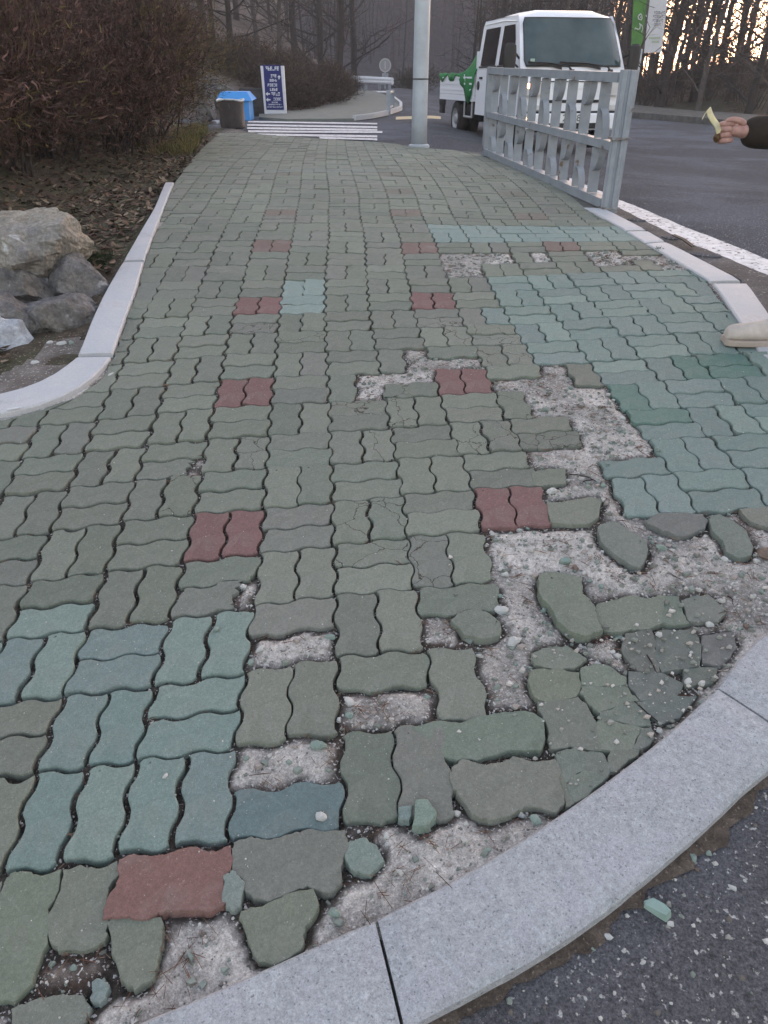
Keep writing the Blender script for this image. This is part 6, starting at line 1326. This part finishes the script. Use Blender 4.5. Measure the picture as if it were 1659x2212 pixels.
# distant woods on the far hill and behind the right bank: one mass
V, Fq, C = [], [], []; r = random.Random(77); ZM = zgrid(mtn_z, -95, 60, 54, 170, 220); ZB = zgrid(bank_z, 0, 45, 11, 66, 220); ZP = zgrid(bed_z, -6, -1, 3, 16.5, 200)
def far_tree(x, y, z, h, c, nb):
    p = Vector((x, y, z - .5)); d = Vector((r.gauss(0, .06), 0, 1)).normalized(); b = len(V); w = .02 + h * .005
    V.extend([(x - w, y, z - .5), (x + w, y, z - .5), tuple(p + d * h + Vector((w * .3, 0, 0))), tuple(p + d * h - Vector((w * .3, 0, 0)))]); C.extend([c] * 4); Fq.append((b, b + 1, b + 2, b + 3))
    for _ in range(nb):
        t = r.uniform(.12, 1); q = p + d * h * t; a = r.uniform(0, 6.28); e = Vector((math.cos(a), math.sin(a), r.uniform(.1, .9))).normalized()
        en = blade(V, Fq, C, q, e, h * r.uniform(.12, .3), .010 + .0022 * h, r, c, .2, 3)
        for _ in range(3): blade(V, Fq, C, q.lerp(en, r.uniform(.3, 1)), (e + Vector((r.gauss(0, .8), r.gauss(0, .8), r.gauss(0, .8)))).normalized(), h * .12, .008 + .001 * h, r, c, .3, 2)
for _ in range(1500):
    y = r.uniform(66, 126); x = r.uniform(-.55, .30) * y
    if r.random() < .3: y = r.uniform(62, 90); x = r.uniform(-.4, .3) * y
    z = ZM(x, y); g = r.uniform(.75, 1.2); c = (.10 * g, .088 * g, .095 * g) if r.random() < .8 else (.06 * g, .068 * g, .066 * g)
    far_tree(x, y, z, r.uniform(4, 8), c, 9)
for _ in range(150):
    y = r.uniform(44, 62); x = r.uniform(.10, .52) * y
    far_tree(x, y, ZB(x, y) if x > rbase[0].x else float(Rz(x, y)), r.uniform(5, 9), (.03, .025, .024), 30)
for _ in range(60):
    y = r.uniform(44, 58); x = r.uniform(-.45, -.02) * y
    far_tree(x, y, z1_(hill_z, x, y) if x < -4 else float(Rz(x, y)), r.uniform(5, 8), (.05, .043, .043), 22)
wo_ = np_mesh('distant_woods', np.array(V), [list(f) for f in Fq], M['twig_red'], np.array(C)); tag(wo_, 'bare brown woods covering the distant hill and standing behind the right bank', 'woods', kind='stuff')
# undergrowth on the right bank (brush among the trunks)
sb = shrub('thicket_shrub', 121, 1.1, 1.7, 900, [(.045, .034, .03), (.06, .042, .035), (.035, .028, .026)], 'x', 'thin leafless shrubs among the right-hand trunks', wd=2.2)
SB = [(1400, 25), (1450, 27), (1490, 29), (1545, 29), (1600, 27), (1640, 25), (1370, 28), (1430, 33), (1520, 35), (1575, 36), (1330, 29), (1290, 30), (1240, 31), (1190, 32), (1140, 33)]
SL = ['behind the roadside sign', 'right of the thick dark trunk', 'between the thick trunk and the slim one', 'just right of the slim trunk', 'left of the forked tree', 'at the foot of the forked tree', 'right of the truck mirror', 'far behind the thick dark trunk', 'far behind the slim trunk', 'far behind the leaning tree', 'above the right corner of the truck roof', 'above the truck roof, right of its middle', 'above the middle of the truck roof', 'above the truck roof, left of its middle', 'above the left corner of the truck roof']
for k, ((u, Y), lab) in enumerate(zip(SB, SL)):
    Y = kerbY(u) + 6 + max(0, Y - 25) * .6; x = px_x(u, Y); put(sb if k == 0 else copy_tree(sb), x, Y, z1_(bank_z, x, Y) - .3 if x > 3 else float(Rz(x, Y)), k * 1.1, 1 + .2 * math.sin(k * 2), 'thin leafless shrub ' + lab, .8 + .3 * math.sin(k * 5) ** 2)
# low verge hedge beyond the far road, right of the round sign
vh = shrub('low_hedge', 131, 1.0, .8, 5000, [(.035, .034, .026), (.045, .04, .03)], 'low dark clipped hedge beyond the road between round sign and lamp pole', None, wd=2.2, cat='hedge')
xv = px_x(902, 40); vh.location = (xv, 40, float(Rz(xv, 40)) - .05); vh.scale = (1.4, 1, 1.0)
# grass tufts
V, Fq, C = [], [], []; r = random.Random(31)
GCOL = [(.10, .10, .035), (.16, .135, .05), (.06, .075, .03), (.19, .15, .07)]
for _ in range(2600):
    y = r.uniform(9.5, 15.6); e = float(np.interp(y, [7, 9.5, 13.4, 16], [-1.98, -2.3, -2.95, -3.5])); x = e + .02 - abs(r.gauss(0, .28)) - .0
    if r.random() < .2: continue
    blade(V, Fq, C, Vector((x, y, ZP(x, y))), Vector((r.gauss(0, .4), r.gauss(0, .4), 1)).normalized(), r.uniform(.05, .20), .006, r, GCOL[r.randrange(4)], .25, 2)
for _ in range(900):    # dark moss green tuft by the boulders
    x, y = -1.58 - abs(r.gauss(0, .10)), 4.55 + r.gauss(0, .10); blade(V, Fq, C, Vector((x - .12, y, ZP(x, y))), Vector((r.gauss(0, .5), r.gauss(0, .5), 1)).normalized(), r.uniform(.02, .07), .002, r, (.03, .045, .02), .25, 2)
for _ in range(7000):
    t = r.random() * .9; q = P[int(t * 38)]; q = q.lerp(P[int(t * 38) + 1], r.random()); o_ = 2.0 + abs(r.gauss(0, .5)); x, y = q.x + nrm.x * o_, q.y + nrm.y * o_
    blade(V, Fq, C, Vector((x, y, ZB(x, y))), Vector((r.gauss(0, .4), r.gauss(0, .4), 1)).normalized(), r.uniform(.04, .14), .012, r, [(.06, .062, .03), (.08, .07, .04), (.045, .05, .026)][r.randrange(3)], .25, 2)
tag(np_mesh('grass', np.array(V), [list(f) for f in Fq], M['grass'], np.array(C)), 'dry yellow green grass along the verges', 'grass', kind='stuff')
# small weeds at the right kerb
for (u, v, n_, s_, lab) in ((1425, 540, 60, .03, 'tiny green weed beside the long pale slab'), ):
    c = hit(u, v); V, Fq, C = [], [], []
    for _ in range(n_): blade(V, Fq, C, Vector((r.gauss(0, .012), r.gauss(0, .012), 0)), Vector((r.gauss(0, .7), r.gauss(0, .7), .7)).normalized(), s_ * r.uniform(.5, 1), .003, r, (.05, .085, .04), .3, 2)
    o = np_mesh('weed', np.array(V), [list(f) for f in Fq], M['grass'], np.array(C)); o.location = c; tag(o, lab, 'weed')

# ------------------------------------------------------------------ the person stepping in from the right
pg = hit(1600, 742); zg = float(Pz(1.85, pg.y)); py = pg.y
per = empty('person', (1.9, py, zg), 0, 'person in dark coat and beige shoe at the right edge, holding a small glinting bundle', 'person')
def skin(name, V_, E_, Rd, m, parent=per, sub=2, loc=(0, 0, 0)):
    me = bpy.data.meshes.new(name); me.from_pydata([Vector(v) - Vector((1.9, py, zg)) for v in V_], E_, []); o = bpy.data.objects.new(name, me); col.objects.link(o); o.parent = parent
    md = o.modifiers.new('skin', 'SKIN'); md.use_smooth_shade = True
    for k, rr_ in enumerate(Rd):
        sv = me.skin_vertices[0].data[k]; sv.radius = rr_ if hasattr(rr_, '__len__') else (rr_, rr_); sv.use_root = (k == 0)
    o.modifiers.new('sub', 'SUBSURF').levels = sub; o.modifiers['sub'].render_levels = sub; me.materials.append(m); return o
def ps(x, y, z): return (x, py + y, zg + z)
hx, hy_, hz_ = 1.375, 3.2 - py, 1.222 - zg       # hand centre
J = [ps(1.98, .05, .90), ps(1.97, .05, 1.10), ps(1.96, .04, 1.30), ps(1.955, .03, 1.40), ps(1.95, .02, 1.47), ps(1.94, .02, 1.53),
     ps(1.98, -.06, .88), ps(1.86, -.06, .48), ps(1.815, -.02, .09), ps(1.98, .16, .88), ps(2.12, .18, .48), ps(2.28, .20, .12),
     ps(1.95, -.14, 1.36), ps(1.80, -.05, 1.07), ps(hx + .075, hy_, hz_ - .002), ps(1.95, .22, 1.36), ps(2.05, .28, 1.10), ps(2.02, .28, .86)]
Eg = [(0, 1), (1, 2), (2, 3), (3, 4), (4, 5), (0, 6), (6, 7), (7, 8), (0, 9), (9, 10), (10, 11), (2, 12), (12, 13), (13, 14), (2, 15), (15, 16), (16, 17)]
body_o = skin('body', J, Eg, [.13, .12, .13, .07, .05, .05, .085, .055, .038, .085, .055, .038, .045, .034, .024, .05, .04, .026], M['skin'])
skin('coat', [ps(1.98, .05, .80), ps(1.98, .05, .98), ps(1.97, .05, 1.15), ps(1.96, .04, 1.32), ps(1.955, .03, 1.42), ps(1.95, -.15, 1.36), ps(1.81, -.06, 1.08), ps(hx + .20, hy_ + .0, hz_ + .0), ps(hx + .030, hy_, hz_), ps(1.95, .23, 1.36), ps(2.06, .29, 1.10), ps(2.03, .29, .90)],
     [(0, 1), (1, 2), (2, 3), (3, 4), (3, 5), (5, 6), (6, 7), (7, 8), (3, 9), (9, 10), (10, 11)], [(.17, .19), (.165, .18), (.155, .17), (.16, .16), .085, .085, .080, .072, .058, .075, .06, .05], M['coat'])
skin('trousers', [ps(1.98, .05, .92), ps(1.98, -.05, .84), ps(1.865, -.06, .48), ps(1.82, -.02, .13), ps(1.98, .16, .84), ps(2.12, .18, .48), ps(2.27, .20, .16)], [(0, 1), (1, 2), (2, 3), (0, 4), (4, 5), (5, 6)], [.15, .105, .08, .062, .105, .08, .062], M['trousers'])
# head
mb = MB(); rows = []
hc = Vector(ps(1.925, .02, 1.63)) - Vector((1.9, py, zg))
for i in range(17):
    t = math.pi * i / 16; row = []
    for k in range(24):
        w = 2 * math.pi * k / 24; d = Vector((math.sin(t) * math.cos(w), math.sin(t) * math.sin(w), math.cos(t)))
        sx, sy, sz = .095, .075, .115
        face = max(0, -d.x); q = Vector((d.x * sx, d.y * sy * (1 - .18 * max(0, -d.z)), d.z * sz))
        q.x -= .022 * math.exp(-((d.y / .16) ** 2) - ((d.z + .12) / .16) ** 2) * (face > .3)       # nose
        q.x += .008 * math.exp(-(((abs(d.y) - .36) / .14) ** 2) - ((d.z - .08) / .12) ** 2) * (face > .3)
        q.x -= .006 * math.exp(-((d.y / .25) ** 2) - ((d.z + .55) / .10) ** 2) * (face > .2)
        row.append(hc + q)
    rows.append(row)
mb.grid(rows, True); hd = mb.build('head', M['skin'], per, smooth=True)
for s in (-1, 1):
    mb = MB(); rock_mesh(mb, hc + Vector((-.080, s * .031, .008)), .010, .010, .008, 1, 6, 0, cut=0); mb.build('eye', M['white'], hd, smooth=True)
    mb = MB(); mb.lathe([(0, -.006), (.028, -.004), (.032, 0), (.026, .006), (0, .003)], 12, Matrix.Translation(hc + Vector((.01, s * .074, -.005))) @ Matrix.Rotation(R(90 * s), 4, 'X')); mb.build('ear', M['skin'], hd, smooth=True)
mb = MB(); mb.tube([hc + Vector((-.083, -.022, -.065)), hc + Vector((-.094, 0, -.067)), hc + Vector((-.083, .022, -.065))], .005, 6); mb.build('mouth', mat('lips', (.30, .12, .10), .5), hd)
mb = MB(); rows = []
for i in range(13):
    t = math.pi * .62 * i / 12; rows.append([hc + Vector((math.sin(t) * math.cos(w) * .108 + .012, math.sin(t) * math.sin(w) * .088, math.cos(t) * .128 + (.05 * max(0, -math.cos(w)) * (i / 12)))) for w in [2 * math.pi * k / 24 for k in range(24)]])
mb.grid(rows, True); mb.build('hair', M['hair'], per, smooth=True)
# left hand, closed round the bundle (wrist at the sleeve, knuckles at the left)
def hp(x, y, z): return ps(hx + x, hy_ + y, hz_ + z)
skin('hand', [hp(.085, .0, .0), hp(.05, .0, .002), hp(.01, .0, .006), hp(-.022, .002, .008)], [(0, 1), (1, 2), (2, 3)], [(.030, .027), (.036, .028), (.044, .026), (.040, .022)], M['skin'])
for k in range(4):
    z = .031 - .0195 * k; x0 = -.022 - .004 * (k == 1) + .005 * (k == 3); r_ = .0115 - .001 * (k == 3)
    skin('finger', [hp(x0 + .02, -.006, z), hp(x0 - .004, -.010, z + .001), hp(x0 - .026, .004, z - .003), hp(x0 - .022, .028, z - .006), hp(x0 + .002, .034, z - .007), hp(x0 + .016, .026, z - .007)], [(0, 1), (1, 2), (2, 3), (3, 4), (4, 5)], [r_ * .9, r_ * 1.15, r_, r_ * .95, r_ * .9, r_ * .8], M['skin'], body_o)
skin('thumb', [hp(.035, -.012, .026), hp(.01, -.020, .040), hp(-.018, -.018, .046), hp(-.042, -.006, .040)], [(0, 1), (1, 2), (2, 3)], [.0135, .0125, .0105, .008], M['skin'], body_o)
# shoe (built as lofted sections along its length)
def shoe(toe, ang, m1, m2, par):
    secs_ = [(0, .030, .056, .002), (.007, .042, .074, 0), (.028, .050, .086, 0), (.07, .053, .091, 0), (.11, .051, .098, 0), (.16, .042, .108, 0), (.20, .038, .122, 0), (.245, .038, .126, 0), (.275, .034, .118, .0), (.288, .022, .09, .004)]
    T = Matrix.Translation(toe) @ Matrix.Rotation(ang, 4, 'Z'); rows = []
    for x, w, h_, z0 in secs_:
        row = []
        for k in range(20):
            a = 2 * math.pi * k / 20; cx_, sz_ = math.cos(a), math.sin(a); yy = w * math.copysign(abs(cx_) ** .75, cx_); zz = .02 + (h_ - .02) * (.5 + .5 * math.copysign(abs(sz_) ** .8, sz_)); row.append(T @ Vector((x, yy * (1 - .35 * max(0, sz_)), zz)))
        rows.append(row)
    mb = MB(); mb.grid(rows, True); n = 20; mb.f += [tuple(range(n))[::-1], tuple(range(len(mb.v) - n, len(mb.v)))]; mb.mi += [0, 0]; up = mb.build('shoe', m1, par, smooth=True)
    up.modifiers.new('s', 'SUBSURF').levels = 2
    rows = []
    for z, k_ in ((0, .93), (.004, 1.0), (.02, 1.03), (.028, 1.0)):
        pts = [(x - .004 if i == 0 else x, w * k_ + .004) for i, (x, w, h_, z0) in enumerate(secs_)]; rows.append([T @ Vector((x, y, z + .018 * max(0, 1 - x / .05) * (z == 0) * .3)) for x, y in pts] + [T @ Vector((x, -y, z)) for x, y in pts[::-1]])
    mb = MB(); mb.grid(rows, True); m_ = len(rows[0]); mb.f += [tuple(range(m_))[::-1], tuple(range(len(mb.v) - m_, len(mb.v)))]; mb.mi += [0, 0]; mb.build('sole', m2, up, smooth=False)
    mb = MB(); mb.tube([T @ Vector((.068 - .02 * (y / .045) ** 2, y, .012 + .066 * math.sqrt(max(0, 1 - (y / .05) ** 2)))) for y in np.linspace(-.046, .046, 13)], .0018, 5); mb.build('toe_seam', m2, up)
    for k in range(5):
        x = .095 + .022 * k; h0 = float(np.interp(x, [.08, .12, .16, .20], [.074, .088, .108, .122])) + .001; mb = MB(); mb.tube([T @ Vector((x, -.020, h0 - .010)), T @ Vector((x + .003, 0, h0 + .001)), T @ Vector((x + .010 * (-1) ** k, .020, h0 - .010))], .0028, 6); mb.build('lace', m1, up)
toe = hit(1562, 742); off_ = Vector((1.9, py, zg)); shoe(Vector((toe.x, toe.y, float(Pz(toe.x + .1, toe.y)))) - off_, R(-6), M['shoe'], M['sole'], per)
shoe(Vector((2.10, py + .22, zg + .01)) - off_, R(-4), M['shoe'], M['sole'], per)
# the bundle in the hand: crinkled foil strip
mb = MB(); a = at(1554, 288, 3.18); b = at(1540, 262, 3.18); c = at(1531, 238, 3.18); pts = [a, a.lerp(b, .5) + Vector((.004, 0, .003)), b, b.lerp(c, .5) + Vector((-.003, .0, 0)), c]
for k in range(3):
    d = Vector((.005 * (k - 1), .006 * (k - 1), .004 * k)); mb.ribbon([p + d + Vector((rnd.uniform(-.002, .002), 0, 0)) for p in pts], (.015 - .003 * k, .010, .006), .003)
mb.ribbon([c, c + Vector((-.012, 0, -.012)), c + Vector((-.018, 0, -.030))], (.004, .006, .002), .002)
hb_ = mb.build('foil_bundle', M['keys']); tag(hb_, 'small pale yellow glinting bundle sticking up out of the hand', 'bundle')
mb = MB(); q = at(1548, 297, 3.20); rock_mesh(mb, (0, 0, 0), .014, .012, .018, 4, 7, .1); o = mb.build('bundle_end', M['dark_item'], hb_); o.location = q

# ------------------------------------------------------------------ evening haze
mb = MB(); mb.box((-151, -41, -12), (111, 201, 62)); hz = mb.build('haze', None)
hm = bpy.data.materials.new('haze_air'); hm.use_nodes = True; n = hm.node_tree; n.nodes.clear(); o_ = n.nodes.new('ShaderNodeOutputMaterial'); pv = n.nodes.new('ShaderNodeVolumePrincipled')
pv.inputs['Color'].default_value = (.80, .80, .86, 1); pv.inputs['Density'].default_value = .0016; pv.inputs['Anisotropy'].default_value = .2
n.links.new(pv.outputs[0], o_.inputs['Volume']); hz.data.materials.clear(); hz.data.materials.append(hm); tag(hz, 'thin grey evening haze over the road', 'haze', kind='stuff')
